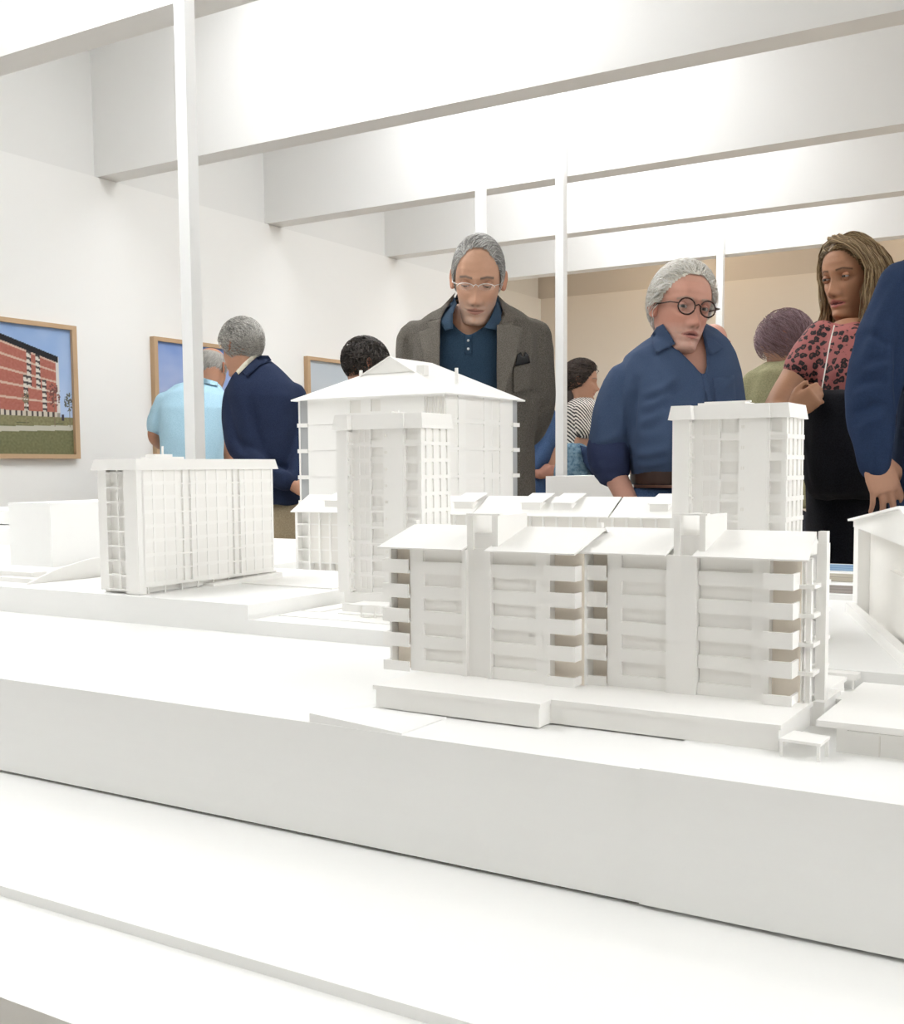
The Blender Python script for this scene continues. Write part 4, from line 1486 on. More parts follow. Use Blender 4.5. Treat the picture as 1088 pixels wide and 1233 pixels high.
def hand(wrist, dirv, palm_n, thumb_side, L=.19, curl=.35, spread=.05):
    """finger chains rooted in a palm; dirv towards the fingertips, palm_n out of the palm, thumb_side a unit vector"""
    d = Vector(dirv).normalized(); n = Vector(palm_n).normalized(); t = Vector(thumb_side)
    t = (t - d * t.dot(d)).normalized(); n = d.cross(t) * (1 if d.cross(t).dot(n) > 0 else -1)
    w = Vector(wrist)
    parts = []
    pl = L * .47
    S = []
    for k, (u, hw, hd) in enumerate(((-.10, .026, .019), (0, .027, .018), (.25, .036, .0165), (.6, .041, .0145), (.92, .040, .012), (1.04, .034, .009))):
        S.append((w + d * pl * u, t * hw * L / .19, n * hd * L / .19, .8))
    parts.append(loft(S, 20))
    lens = [.43, .47, .44, .345]
    for i in range(4):
        u = (1.5 - i) / 1.5
        base = w + d * pl * (.90 - .05 * abs(u)) + t * u * .030 * L / .19
        r0 = (.0092, .0095, .0090, .0078)[i] * L / .19
        fl = lens[i] * L
        ang = curl * (1 + .15 * i)
        p = base; dd = (d + t * spread * u).normalized(); ch = [(p, r0)]
        for seg, fr in enumerate((.44, .31, .25)):
            a = ang * (.75 if seg == 0 else 1.1)
            dd = (dd * math.cos(a) + n * math.sin(a)).normalized()
            p = p + dd * fl * fr; ch.append((p, r0 * (.93 - .1 * seg)))
        parts.append(limb(ch, 12))
    base = w + d * pl * .22 + t * .024 * L / .19
    dd = (d * .72 + t * .62 + n * .25).normalized(); p1 = base + dd * L * .20
    dd2 = (d * .9 + t * .22 + n * .30).normalized(); p2 = p1 + dd2 * L * .17; p3 = p2 + (d * .95 + n * .25).normalized() * L * .12
    parts.append(limb([(base, .0145 * L / .19), (p1, .0115 * L / .19), (p2, .0100 * L / .19), (p3, .0088 * L / .19)], 12))
    return parts


def legs(cx_, cy_, zhip, face, m, parent, gap=.09, r=.085, shoe='shoe', spread=0.0):
    """trousers and shoes below a standing figure"""
    fv = Vector(face).normalized(); sv = Vector((-fv.y, fv.x, 0))
    c = Vector((cx_, cy_, 0))
    parts = []
    hip = c + Vector((0, 0, zhip))
    parts.append(loft([(hip + Vector((0, 0, dz)), sv * a, fv * b, .85) for dz, a, b in ((.06, .16, .11), (0, .175, .125), (-.08, .175, .125), (-.16, .16, .11))]))
    for sg in (-1, 1):
        o = c + sv * sg * gap
        parts.append(limb([(o + Vector((0, 0, zhip - .05)), r), (o + Vector((0, 0, zhip * .55)) + fv * .01, r * .78), (o + sv * sg * spread + Vector((0, 0, .10)), r * .62)]))
    V, F, N = remesh(parts, .014, 6)
    V = wrinkle(V, N, .004, 10, (1, 1, .7), seed=cx_ * 3)
    mk('trousers', V, F, m, parent, True)
    for sg in (-1, 1):
        o = c + sv * (sg * (gap + spread))
        S = []
        for (u, hw, z0, z1) in ((-.075, .02, .01, .05), (-.06, .036, 0, .085), (.0, .038, 0, .095), (.06, .042, 0, .065), (.13, .046, 0, .048), (.18, .034, 0, .036), (.20, .012, .006, .022)):
            S.append((o + fv * u + Vector((0, 0, (z0 + z1) / 2)), sv * hw, Vector((0, 0, (z1 - z0) / 2)), .8))
        v, f = loft(S, 20)
        mk('shoe', v, f, shoe, parent, True)


def inner_body(hx, hy, zsh, zhip, face, w=.17):
    """plain torso and legs hidden inside the clothes, part of the body mesh"""
    fv = Vector(face).normalized(); sv = Vector((-fv.y, fv.x, 0)); c = Vector((hx, hy, 0))
    parts = [loft([(c + Vector((0, 0, z)), sv * a, fv * b, .85) for z, a, b in ((zsh, w * .55, .05), (zsh - .05, w * .92, .07), (zsh - .2, w * .85, .09), ((zsh + zhip) / 2, w * .75, .085), (zhip, w * .85, .09), (zhip - .1, w * .8, .08))])]
    for sg in (-1, 1):
        o = c + sv * sg * .085
        parts.append(limb([(o + Vector((0, 0, zhip)), .062), (o + Vector((0, 0, zhip * .55)), .048), (o + Vector((0, 0, .08)), .034)]))
    return parts


def skin_mesh(parts_or_v, base, voxel=None, smooth=4):
    V, F, N = remesh(parts_or_v, voxel or .008, smooth)
    return V, F, np.tile(np.array(base), (len(V), 1))


def join_body(pieces, parent, name='body'):
    V, F, C = [], [], []
    o = 0
    for v, f, c in pieces:
        V.append(np.asarray(v)); F += [tuple(i + o for i in q) for q in f]; C.append(np.asarray(c)); o += len(v)
    return mk(name, np.concatenate(V), F, 'skin', parent, True, cols=np.concatenate(C))


def smooth_edge(V, F, it=10):
    cnt = {}
    for f in F:
        for i in range(len(f)):
            e = tuple(sorted((f[i], f[(i + 1) % len(f)]))); cnt[e] = cnt.get(e, 0) + 1
    nb = {}
    for (a, b), k in cnt.items():
        if k == 1: nb.setdefault(a, []).append(b); nb.setdefault(b, []).append(a)
    for _ in range(it):
        W = {a: (V[a] * 2 + V[n[0]] + V[n[1]]) / 4 for a, n in nb.items() if len(n) == 2}
        for a, p in W.items(): V[a] = p
    return V


def fold(V, N, folds):
    """creases: (x0, y0, x1, y1, amplitude m, width px) in image space on the viewer's side"""
    pr = np.array([proj(p)[:2] for p in V])
    face = np.array([(CPOS - Vector(p)).normalized().dot(Vector(n)) for p, n in zip(V, N)])
    fw = np.clip(face * 2.0, 0, 1)
    out = V.copy()
    for (x0, y0, x1, y1, amp, wd) in folds:
        d = np.array([x1 - x0, y1 - y0]); L = np.hypot(*d); d = d / L; n = np.array([-d[1], d[0]])
        rel = pr - np.array([x0, y0]); u = rel @ d / L; w = rel @ n
        w = w - 2.5 * np.sin(u * 3.1) 
        g = np.exp(-.5 * (w / wd) ** 2) - .55 * np.exp(-.5 * ((w - 2.1 * wd) / (1.2 * wd)) ** 2)
        g = g * np.clip(1.6 - np.abs(u - .5) * 3.2, 0, 1) ** .7
        out += N * (amp * g * fw)[:, None]
    return out


def garment(name, parts, m, parent, voxel=.007, smooth=6, amp=.004, sc=14, stretch=(1, 1, .5), seed=0.0, opening=None, thick=.003, folds=None):
    V, F, N = remesh(parts, voxel, smooth)
    if amp: V = wrinkle(V, N, amp, sc, stretch, seed)
    if folds: V = fold(V, N, folds)
    tree = bvh(V, F)
    if opening:
        for poly in (opening if isinstance(opening[0][0], (tuple, list)) else [opening]): F = cut(V, F, N, poly)
        V = smooth_edge(V, F)
    used = sorted({i for f in F for i in f}); mp = {a: i for i, a in enumerate(used)}
    o = mk(name, V[used], [tuple(mp[i] for i in f) for f in F], m, parent, True)
    if opening:
        md = o.modifiers.new('solid', 'SOLIDIFY'); md.thickness = thick; md.offset = -1
    return o, tree


def ring_tube(pts, r, m, name, parent, closed=True, n=8):
    """thin tube through world points"""
    Q = [Vector(p) for p in pts]; N_ = len(Q); V, F = [], []
    for i, p in enumerate(Q):
        a = Q[(i + 1) % N_] if closed or i < N_ - 1 else Q[i]
        b = Q[i - 1] if closed or i > 0 else Q[i]
        t = (a - b).normalized(); u = t.cross(Vector((.3, .25, .92))).normalized(); w = t.cross(u)
        for k in range(n):
            g = 2 * math.pi * k / n; q = p + (u * math.cos(g) + w * math.sin(g)) * r
            V.append((q.x, q.y, q.z))
    for i in range(N_ if closed else N_ - 1):
        for k in range(n):
            j = (i + 1) % N_; k2 = (k + 1) % n
            F.append((i * n + k, i * n + k2, j * n + k2, j * n + k))
    return mk(name, V, F, m, parent, True)

# ================================================================== PEOPLE
TOCAM = -FH


def root_at(px, py, d, label):
    p = P(px, py, d)
    return empty('person', (p.x, p.y, 0), label, 'person'), p


def PT(px, py, d, dd=0.0): return P(px, py, d + dd)


def scale_st(st, k, kd, dd=0.0):
    return [(py, (l + r) / 2 - (r - l) / 2 * k, (l + r) / 2 + (r - l) / 2 * k, hd * kd, o + dd) for (py, l, r, hd, o) in st]


def add_eyes(hd, parent, **kw):
    ball, lid = hd.eyes(**kw)
    mk('eyes', ball[0], ball[1], 'eye', parent, True, cols=ball[2])
    return lid


def hair_obj(parent, data, name='hair'):
    return mk(name, data[0], data[1], 'hair', parent, True, cols=data[2])


# ---------------------------------------------------------------- 1. man in the grey tweed jacket
D = 3.12
t, c = root_at(570, 560, D, 'grey-haired man in brown-grey tweed jacket and dark polo looking down at the model')
SK = (.55, .32, .215)
hd = Head(573, 344.0, D - .18, -5, 19, 3.5, .93, jaw=.97, nose=1.1, width=.87)


def m1(p):
    az = abs(math.atan2(p[0], -(p[1] - .0)))
    line = np.interp(az, [0, .45, .75, 1.05, 1.35, 1.7, 2.2, 3.2], [.101, .096, .068, .036, -.010, -.030, -.06, -.085])
    return p[2] > line


hm = hd.mesh(112, SK, (.40, .17, .13), .55, (.46, .36, .31), (.10, .085, .075), 1.1, (.32, .26, .22), .25, m1)
lid = add_eyes(hd, t, gaze=(0, -.5), up=-14, low=-26)
hair_obj(t, hair(hd, 2200, m1, lambda p: (.55 if p[0] > -.03 else .1, .75, -.55 if abs(p[0]) > .05 else .15), .045, .002, .008, (.26, .25, .24), (.76, .75, .73), .0009, 3, bulge=.004, cap_c=(.32, .31, .29)))
chest = [(366, 548, 600, .05, .02), (378, 540, 606, .062, .01), (390, 530, 616, .080, .0), (404, 522, 624, .09, -.012), (440, 516, 630, .095, -.015)]
bodyp = skin_mesh([torso(chest, D)] + inner_body(c.x, c.y, 1.35, .88, TOCAM), SK, .012, 4)
join_body([hm, (lid[0], lid[1], lid[2]), bodyp], t)
st = [(360, 552, 598, .05, .03), (368, 538, 610, .075, .02), (378, 518, 630, .10, 0), (392, 499, 646, .118, -.01), (430, 494, 650, .132, -.02), (480, 496, 648, .135, -.02), (530, 497, 642, .13, 0), (590, 494, 644, .13, 0), (660, 490, 650, .13, 0)]
polo = [(352, 551, 597, .060, .035), (362, 546, 602, .068, .025)] + scale_st(st[1:7], .86, .84, -.004)
polo_o, polo_tree = garment('polo_shirt', [torso(polo, D)], 'polo_navy', t, .008, 6, .003, 12, (1, 1, .4), 2.0,
                       opening=[(543, 340), (541, 384), (550, 396), (563.5, 405), (578, 396), (592, 386), (602, 340)])
arms = [limb([(PT(504, 409, D), .061), (PT(501, 450, D), .057), (PT(503, 505, D, .04), .054), (PT(530, 540, D, .15), .046)]),
        limb([(PT(638, 407, D), .061), (PT(644, 450, D, -.01), .055), (PT(644, 495, D, .02), .054), (PT(625, 525, D, .13), .048), (PT(590, 540, D, .18), .042)])]
jk_o, jt = garment('tweed_jacket', [torso(st, D)] + arms, 'tweed', t, .0075, 5, .0045, 11, (1, 1, .5), 5.0,
                opening=[(537, 330), (532, 372), (529, 392), (527, 470), (530, 620), (602, 620), (599, 465), (598, 395), (606, 372), (604, 330)], thick=.004,
                folds=[(650, 400, 640, 500, -.008, 3), (488, 400, 500, 440, -.008, 3), (655, 430, 640, 470, .006, 4), (660, 470, 640, 500, .008, 4), (664, 490, 636, 515, .008, 3.5), (640, 520, 632, 590, -.006, 4)])
drape('polo_collar', [(547, 357), (537, 371), (528, 387), (536, 398), (545, 395.5), (545, 378), (550, 366)], polo_tree, .022, .010, 'polo_collar', polo_o, 3)
drape('polo_collar', [(596, 360), (603, 371), (606.5, 383), (604, 399), (582.5, 394.5), (588, 386), (594, 374)], polo_tree, .022, .010, 'polo_collar', polo_o, 3)
drape('placket', [(559.5, 403), (567.5, 403), (567.5, 427), (559.5, 427)], polo_tree, .004, .003, 'polo_navy', polo_o, 3)
for y in (410, 420): drape('button', [(563.5 + 1.6 * math.cos(a * .785), y + 1.6 * math.sin(a * .785)) for a in range(8)], polo_tree, .0065, .002, 'button', polo_o, 3)
drape('jacket_collar', [(548, 352), (536, 365), (518, 382), (514.5, 387.5), (530, 385), (536, 372), (545, 362)], jt, .012, .008, 'tweed', jk_o, 3)
drape('jacket_collar', [(598, 354), (610, 366), (623, 382), (617.5, 388.5), (600, 391), (607, 379), (602, 365)], jt, .012, .008, 'tweed', jk_o, 3)
drape('lapel', [(530.5, 384), (514, 387.5), (517, 395), (504.5, 399.5), (507, 415), (511, 436), (518, 470), (527, 505), (529, 440), (529.5, 400)], jt, .014, .009, 'tweed_edge', jk_o, 3)
drape('lapel', [(598, 391), (617.5, 388), (616, 391), (629, 395), (627, 408), (622, 428), (613, 456), (604, 482), (598.5, 495), (598, 440)], jt, .014, .009, 'tweed_edge', jk_o, 3)
drape('breast_pocket', [(617.5, 441), (641, 437), (642, 443), (642, 470), (618, 473)], jt, .005, .004, 'tweed', jk_o, 4)
drape('pocketed_spectacles', [(620, 441), (622, 427), (627, 424), (630, 430), (632, 423), (637, 429), (638, 437)], jt, .008, .006, 'blackplastic', jk_o, 2)
legs(c.x, c.y, .86, TOCAM, 'dark_trousers', t)


def glasses(hd, person, mname, r=.0235, rx=1.0, rz=1.0, tube=.0016, ipd=.032, fwd=-.104, top_only=False, zc=-.002, temple=True):
    gp = hd.W([(0, fwd, zc)])[0]
    parent = bpy.data.objects.new('spectacles', None); col.objects.link(parent); parent.parent = person
    parent.location = Vector(gp) - wloc(person); parent.empty_display_size = .02
    for sg in (1, -1):
        pts = []
        for k in range(28):
            a = 2 * math.pi * k / 28
            pts.append((sg * ipd + r * rx * math.cos(a), fwd + .006 * ((math.cos(a) * sg * .5 + .5)), zc + r * rz * math.sin(a)))
        w = hd.W(pts)
        if top_only:
            half = hd.W([(sg * ipd + r * rx * math.cos(a), fwd + .006 * (math.cos(a) * sg * .5 + .5), zc + r * rz * math.sin(a)) for a in np.linspace(.0, math.pi, 15)])
            ring_tube(half, tube, mname, 'spectacle_rim', parent, False)
        else:
            ring_tube(w, tube, mname, 'spectacle_rim', parent)
        mk('spectacle_lens', w, [tuple(range(28))], 'lens', parent)
        if temple:
            x1 = sg * (ipd + r * rx)
            ring_tube(hd.W([(x1, fwd + .005, zc + .006), (sg * .0745 * hd.width + sg * .004, fwd + .02, zc + .008), (sg * .0745 * hd.width + sg * .009, .0, zc + .008), (sg * .0745 * hd.width + sg * .01, .012, zc + .004)]), tube * .9, mname, 'spectacle_temple', parent, False)
    ring_tube(hd.W([(-ipd + r * rx, fwd, zc + .004), (0, fwd - .003, zc + .008), (ipd - r * rx, fwd, zc + .004)]), tube, mname, 'spectacle_bridge', parent, False)


glasses(hd, t, 'steel', r=.0225, rx=1.05, rz=.45, tube=.0010, ipd=.030, fwd=-.100, top_only=True, zc=-.002)

# ---------------------------------------------------------------- 2. white-haired man in the blue shirt
D = 3.08
t, c = root_at(815, 560, D, 'white-haired man with round dark glasses in open-necked blue shirt')
SK = (.60, .325, .245)
hd = Head(837, 370.5, D - .16, 13, 3, 6.5, .96, jaw=1.0, nose=1.0, width=.93, mouth_open=.0025)


def m2(p):
    az = abs(math.atan2(p[0], -(p[1] - .0)))
    line = np.interp(az, [0, .4, .75, 1.1, 1.4, 1.8, 2.3, 3.2], [.090, .088, .070, .040, .005, .022, -.055, -.08])
    return p[2] > line


hm = hd.mesh(112, SK, (.50, .20, .17), .38, (.64, .50, .44), (.38, .28, .22), 1.0, (.66, .50, .42), .6, m2)
lid = add_eyes(hd, t, gaze=(-.25, .02), up=17, low=-20, iris=(.10, .09, .07))
hair_obj(t, hair(hd, 2400, m2, lambda p: (.35 * np.sign(p[0]), .8, .25 if p[2] > .07 else -.35), .055, .003, .020, (.72, .68, .60), (1.0, .99, .96), .0010, 4, wave=.004, bulge=.009, cap_c=(.80, .76, .68), jitter=.30))
chest = [(396, 812, 846, .05, .0), (408, 800, 858, .07, -.01), (422, 785, 868, .09, -.02), (450, 775, 875, .105, -.03), (480, 772, 880, .115, -.035)]
fore = [limb([(PT(736, 540, D, -.02), .038), (PT(738, 565, D, -.03), .033), (PT(750, 592, D, -.06), .030), (PT(768, 628, D, -.12), .024), (PT(772, 636, D, -.13), .023)])]
fore += hand(PT(772, 638, D, -.13), CR * .25 - CU * .8 - FH * .45, -CR * .3 - CU * .7, -CR * .2 + FH * -.9, .185, .3)
bodyp = skin_mesh([torso(chest, D)] + inner_body(c.x, c.y, 1.30, .96, TOCAM, .15), SK, .012, 4)
armp = skin_mesh(fore, SK, .005, 3)
join_body([hm, (lid[0], lid[1], lid[2]), bodyp, armp], t)
st = [(392, 806, 846, .05, .02), (401, 790, 862, .085, .01), (412, 772, 873, .112, 0), (428, 752, 882, .13, 0), (450, 746, 888, .14, -.01), (485, 746, 893, .155, -.02), (525, 752, 895, .168, -.035), (555, 759, 894, .165, -.035), (572, 762, 890, .15, -.02)]
arms = [limb([(PT(770, 455, D), .052), (PT(748, 470, D, -.01), .060), (PT(736, 515, D, -.03), .056), (PT(733, 540, D, -.03), .056)]),
        limb([(PT(868, 446, D), .054), (PT(874, 490, D), .048), (PT(878, 545, D, -.02), .046), (PT(866, 580, D, -.12), .046)])]
sh_o, sh = garment('blue_shirt', [torso(st, D)] + arms, 'shirt_blue', t, .0075, 5, .0065, 9, (1, 1, .55), 9.0,
                opening=[(803, 380), (806, 404), (813, 417), (832, 436), (847, 454), (851, 440), (850, 420), (846, 402), (842, 380)], thick=.003,
                folds=[(767, 452, 758, 535, -.016, 4), (772, 478, 818, 455, .008, 4), (770, 494, 806, 474, .009, 4), (768, 512, 800, 492, .007, 4), (745, 430, 735, 500, .005, 5), (728, 470, 722, 530, .006, 4), (850, 456, 842, 500, .006, 4), (862, 470, 890, 450, .006, 4), (764, 548, 812, 538, .007, 4), (762, 560, 800, 556, .006, 3), (790, 430, 820, 470, .005, 5), (716, 535, 752, 520, .008, 4), (740, 425, 765, 412, .004, 4)])
garment('rolled_cuff', [limb([(PT(733, 538, D, -.03), .060), (PT(733, 552, D, -.03), .059), (PT(737, 566, D, -.03), .049)])], 'shirt_cuff', t, .006, 4, .005, 20, (1, 1, 1), 4.0)
drape('shirt_collar', [(798, 390), (790, 394), (783, 405), (789, 426), (813, 414), (806, 402)], [sh, bvh(hm[0], hm[1])], .009, .005, 'shirt_blue', sh_o, 3)
drape('shirt_collar', [(848, 405), (860, 409), (871.5, 419), (856, 428.5), (851, 418)], [sh, bvh(hm[0], hm[1])], .009, .005, 'shirt_blue', sh_o, 3)
drape('placket', [(845, 450), (851, 450), (857, 483), (851, 484)], sh, .004, .003, 'shirt_blue', sh_o, 3)
drape('shirt_pocket', [(858, 455), (884, 452), (886, 483), (861, 486)], sh, .003, .002, 'shirt_blue', sh_o, 4)
be = [(565, 761, 892, .155, -.02), (566, 760, 893, .158, -.02), (582, 760, 893, .158, -.02), (583, 761, 892, .155, -.02)]
V, F, N = remesh([torso(be, D)], .006, 2)
mk('belt', V, F, 'leather', t, True)
legs(c.x, c.y, 1.02, TOCAM, 'jeans', t, r=.09)
glasses(hd, t, 'tortoise', r=.0228, rx=1.03, rz=.96, tube=.0021, ipd=.0315, fwd=-.103, zc=-.001)

# ---------------------------------------------------------------- 3. woman in the leopard-print blouse
D = 3.18
t, c = root_at(1020, 560, D, 'blonde woman in pink leopard-print blouse talking, turned to the left')
SK = (.46, .235, .135)
hd = Head(1003, 335, D - .02, -52, 5, -2, .97, jaw=.92, nose=.95, width=.90, female=True, cheek=1.2, mouth_open=.004)


def m3(p):
    az = abs(math.atan2(p[0], -(p[1])))
    line = np.interp(az, [0, .3, .6, .9, 1.2, 1.6, 2.2, 3.2], [.080, .076, .066, .035, -.01, -.06, -.08, -.09])
    return p[2] > line


hm = hd.mesh(112, SK, (.50, .16, .15), 0, (0, 0, 0), (.06, .035, .025), .8, (.22, .14, .08), .2, m3)
lid = add_eyes(hd, t, gaze=(-.12, -.03), up=9, low=-15, iris=(.05, .03, .02))
h1 = hair(hd, 1800, m3, lambda p: (np.sign(p[0] + .012) * 1.0, .55, -.35), .07, .004, .012, (.13, .075, .035), (.50, .36, .19), .0010, 5, bulge=.006, cap_c=(.20, .125, .06))
# long locks hanging behind the far and near sides of the face
r_ = np.random.default_rng(11)
paths, cols_ = [], []
for k in range(1150):
    side = 1 if r_.random() < .66 else -1
    a = r_.uniform(-.35, .9) if side > 0 else r_.uniform(-.05, .8)
    y0 = -.035 + a * .12
    s0 = np.array([-.010 + r_.normal() * .006, -.045 + a * .10, .122 - .02 * abs(a) + r_.normal() * .003])
    w1 = np.array([side * (.060 + r_.normal() * .004), y0 - .01, .085 + r_.normal() * .006])
    w2 = np.array([side * (.086 + abs(r_.normal()) * .006), y0 + .012, .02])
    w3 = np.array([side * (.084 + r_.normal() * .007), y0 + .018 + r_.normal() * .006, -.06])
    L = r_.uniform(.16, .28)
    w4 = np.array([side * (.078 + r_.normal() * .012), y0 + .01 + r_.normal() * .016 - (.04 if side < 0 else 0), -.06 - L * .55])
    w5 = np.array([side * (.070 + r_.normal() * .014), y0 - .005 + r_.normal() * .02 - (.06 if side < 0 else 0), -.06 - L])
    ctl = np.array([s0, w1, w2, w3, w4, w5])
    tt = np.linspace(0, 5, 13); seg = np.minimum(tt.astype(int), 4); fr = (tt - seg)[:, None]
    P0 = ctl[np.maximum(seg - 1, 0)]; P1 = ctl[seg]; P2 = ctl[seg + 1]; P3 = ctl[np.minimum(seg + 2, 5)]
    cr = .5 * (2 * P1 + (P2 - P0) * fr + (2 * P0 - 5 * P1 + 4 * P2 - P3) * fr ** 2 + (-P0 + 3 * P1 - 3 * P2 + P3) * fr ** 3)
    R3 = np.array(hd.R); wpt = (cr * hd.size) @ R3.T + np.array(hd.o)
    paths.append(wpt)
    mixv = r_.random(); cols_.append(np.array([.16, .09, .04]) * (1 - mixv) + np.array([.60, .45, .26]) * mixv)
tv, tf, tc_ = tubes(np.array(paths), .0014, cols_)
n0 = len(h1[0])
hair_obj(t, (np.concatenate([h1[0], tv]), h1[1] + [tuple(i + n0 for i in q) for q in tf], np.concatenate([h1[2], tc_])))
chest = [(384, 1008, 1042, .045, .0), (394, 1000, 1050, .06, .0), (405, 990, 1065, .08, 0), (430, 985, 1075, .09, 0)]
arm = limb([(PT(966, 438, D), .043), (PT(955, 458, D, -.01), .041), (PT(940, 482, D, -.04), .038), (PT(934, 498, D, -.07), .037), (PT(940, 505, D, -.15), .034), (PT(951, 498, D, -.20), .026)])
hp = hand(PT(953, 496, D, -.21), CR * .72 + CU * .55 - FH * .2, FH + CR * .2, CU, .15, .7)
bodyp = skin_mesh([torso(chest, D)] + inner_body(P(1030, 560, D).x, P(1030, 560, D).y, 1.28, .88, TOCAM, .11), SK, .012, 4)
armp = skin_mesh([arm] + hp, SK, .005, 3)
join_body([hm, (lid[0], lid[1], lid[2]), bodyp, armp], t)
st = [(386, 1012, 1050, .045, .01), (392, 1000, 1062, .07, .01), (402, 986, 1076, .10, 0), (420, 978, 1084, .115, 0), (450, 974, 1086, .125, -.01), (475, 974, 1084, .12, -.01), (492, 978, 1080, .11, 0)]
sl = [limb([(PT(992, 406, D), .052), (PT(976, 428, D), .056), (PT(964, 446, D, -.01), .052)]),
      limb([(PT(1072, 410, D), .052), (PT(1084, 440, D), .058), (PT(1092, 495, D), .056)])]
_, bl = garment('leopard_blouse', [torso(st, D)] + sl, 'leopard', t, .007, 4, .004, 12, (1, 1, .5), 3.0)
sw = [(471, 985, 1040, .04, -.15), (477, 974, 1056, .075, -.15), (495, 971, 1062, .10, -.14), (540, 971, 1066, .12, -.12), (575, 972, 1068, .12, -.10), (592, 976, 1066, .11, -.08), (600, 984, 1060, .08, -.06)]
garment('black_cardigan', [torso(sw, D)], 'black', t, .008, 5, .006, 12, (1, 1, .5), 6.0)
sk_ = [(478, 980, 1078, .11, 0), (520, 974, 1080, .125, 0), (600, 974, 1080, .125, 0), (680, 974, 1080, .12, 0), (780, 976, 1078, .115, 0)]
garment('black_skirt', [torso(sk_, D)], 'black', t, .012, 5, .004, 9, (1, 1, .4), 1.0)
legs(P(1028, 560, D).x, P(1028, 560, D).y, .62, TOCAM, 'black', t, gap=.08, r=.07)
ring_tube([PT(1004, 392, D, -.10), PT(999, 412, D, -.135), PT(994, 440, D, -.15), PT(988, 474, D, -.19)], .0018, 'cord', 'lanyard', t, False)

# ---------------------------------------------------------------- 4. man in the blue suit at the right edge
D = 2.52
t, c = root_at(1182, 560, D, 'man in bright navy suit cut off by the right edge, arm hanging')
SK = (.50, .27, .175)
hd = Head(1172, 225, D - .10, -25, 10, 0, 1.0, width=.92)
hm = hd.mesh(72, SK)
lid = add_eyes(hd, t)
hair_obj(t, hair(hd, 700, m1, lambda p: (.1, .9, -.3), .04, .002, .008, (.03, .025, .02), (.09, .07, .055), .0012, 6))
wr = PT(1051, 552, D, -.03)
fore = [limb([(PT(1050, 530, D, -.02), .030), (PT(1052, 556, D, -.03), .026), (wr, .024)])]
fore += hand(PT(1053, 550, D, -.035), -CU * .93 + CR * .26 - FH * .10, FH * 1.0 + CR * .2, CR, .172, .30, .16)
armp = skin_mesh(fore, SK, .0032, 2)
bodyp = skin_mesh(inner_body(c.x, c.y, 1.38, .9, TOCAM), SK, .012, 4)
join_body([hm, (lid[0], lid[1], lid[2]), bodyp, armp], t)
st = [(278, 1150, 1215, .05, .02), (292, 1120, 1245, .09, .01), (312, 1092, 1275, .115, 0), (360, 1082, 1285, .13, 0), (430, 1088, 1278, .135, 0), (500, 1085, 1280, .135, 0), (560, 1078, 1286, .14, 0), (640, 1074, 1290, .14, 0), (700, 1074, 1290, .135, 0)]
arms = [limb([(PT(1092, 345, D), .064), (PT(1071, 395, D, -.01), .063), (PT(1055, 450, D, -.02), .062), (PT(1049, 490, D, -.02), .056), (PT(1051, 535, D, -.03), .042), (PT(1053, 563, D, -.03), .031)]),
        limb([(PT(1270, 342, D), .066), (PT(1298, 420, D), .058), (PT(1305, 500, D), .05), (PT(1300, 570, D, -.04), .038)])]
_, sj = garment('suit_jacket', [torso(st, D)] + arms, 'suit', t, .007, 5, .006, 10, (1, 1, .8), 12.0,
                folds=[(1075, 345, 1040, 440, .006, 5), (1078, 420, 1040, 400, -.007, 4), (1080, 440, 1035, 450, .007, 4), (1072, 465, 1025, 478, .008, 4), (1070, 485, 1024, 500, -.008, 4), (1068, 500, 1030, 520, .007, 4), (1082, 380, 1082, 500, -.01, 4), (1060, 520, 1050, 560, .005, 4)])
drape('jacket_pocket', [(1083, 515), (1130, 512), (1130, 525), (1084, 528)], sj, .005, .004, 'suit', t, 4)
drape('shirt_front', [(1160, 290), (1205, 290), (1184, 380)], sj, .004, .003, 'cream', t, 5)
legs(c.x, c.y, .9, TOCAM, 'dark_trousers', t)


# ---------------------------------------------------------------- visitors at the left wall and in the background
def chead(px, py, d, turn, tilt, roll, size=1.0, **kw):
    h = Head(px, py, d, turn, tilt, roll, size, **kw)
    h.o = P(px, py, d); h.o2 = h.o + h.R @ h.piv
    return h


def full(p): return p[2] > np.interp(abs(math.atan2(p[0], -p[1])), [0, .5, .9, 1.3, 1.7, 2.3, 3.2], [.075, .068, .035, -.02, -.045, -.075, -.10])


# 5 navy jacket, back view
D = 5.0
t, c = root_at(322, 560, D, 'grey-haired man in navy jacket seen from behind, hands behind his back')
SK = (.50, .27, .18)
hd = chead(290, 419, D, -128, 12, -4, 1.0, width=.95)
hm = hd.mesh(80, SK)
hair_obj(t, hair(hd, 1900, full, lambda p: (.5 * np.sin(p[2] * 60), .8, -.6), .05, .004, .012, (.22, .21, .19), (.70, .68, .64), .0013, 8, wave=.004, bulge=.010, cap_c=(.34, .325, .30), jitter=.22))
hands = [limb([(PT(338, 572, D, -.16), .028), (PT(352, 584, D, -.17), .025)])] + hand(PT(354, 586, D, -.17), CR * .9 - CU * .2, CR * .1 + FH, CU, .17, .5)
join_body([hm, skin_mesh(hands, SK, .006, 2), skin_mesh(inner_body(c.x, c.y, 1.42, .92, FH), SK, .014, 4)], t)
st = [(434, 300, 324, .05, .0), (443, 290, 336, .08, 0), (453, 280, 346, .10, 0), (464, 275, 356, .12, 0), (478, 275, 362, .135, 0), (510, 280, 364, .14, 0), (555, 284, 364, .14, 0), (590, 285, 363, .145, 0), (607, 286, 362, .145, 0)]
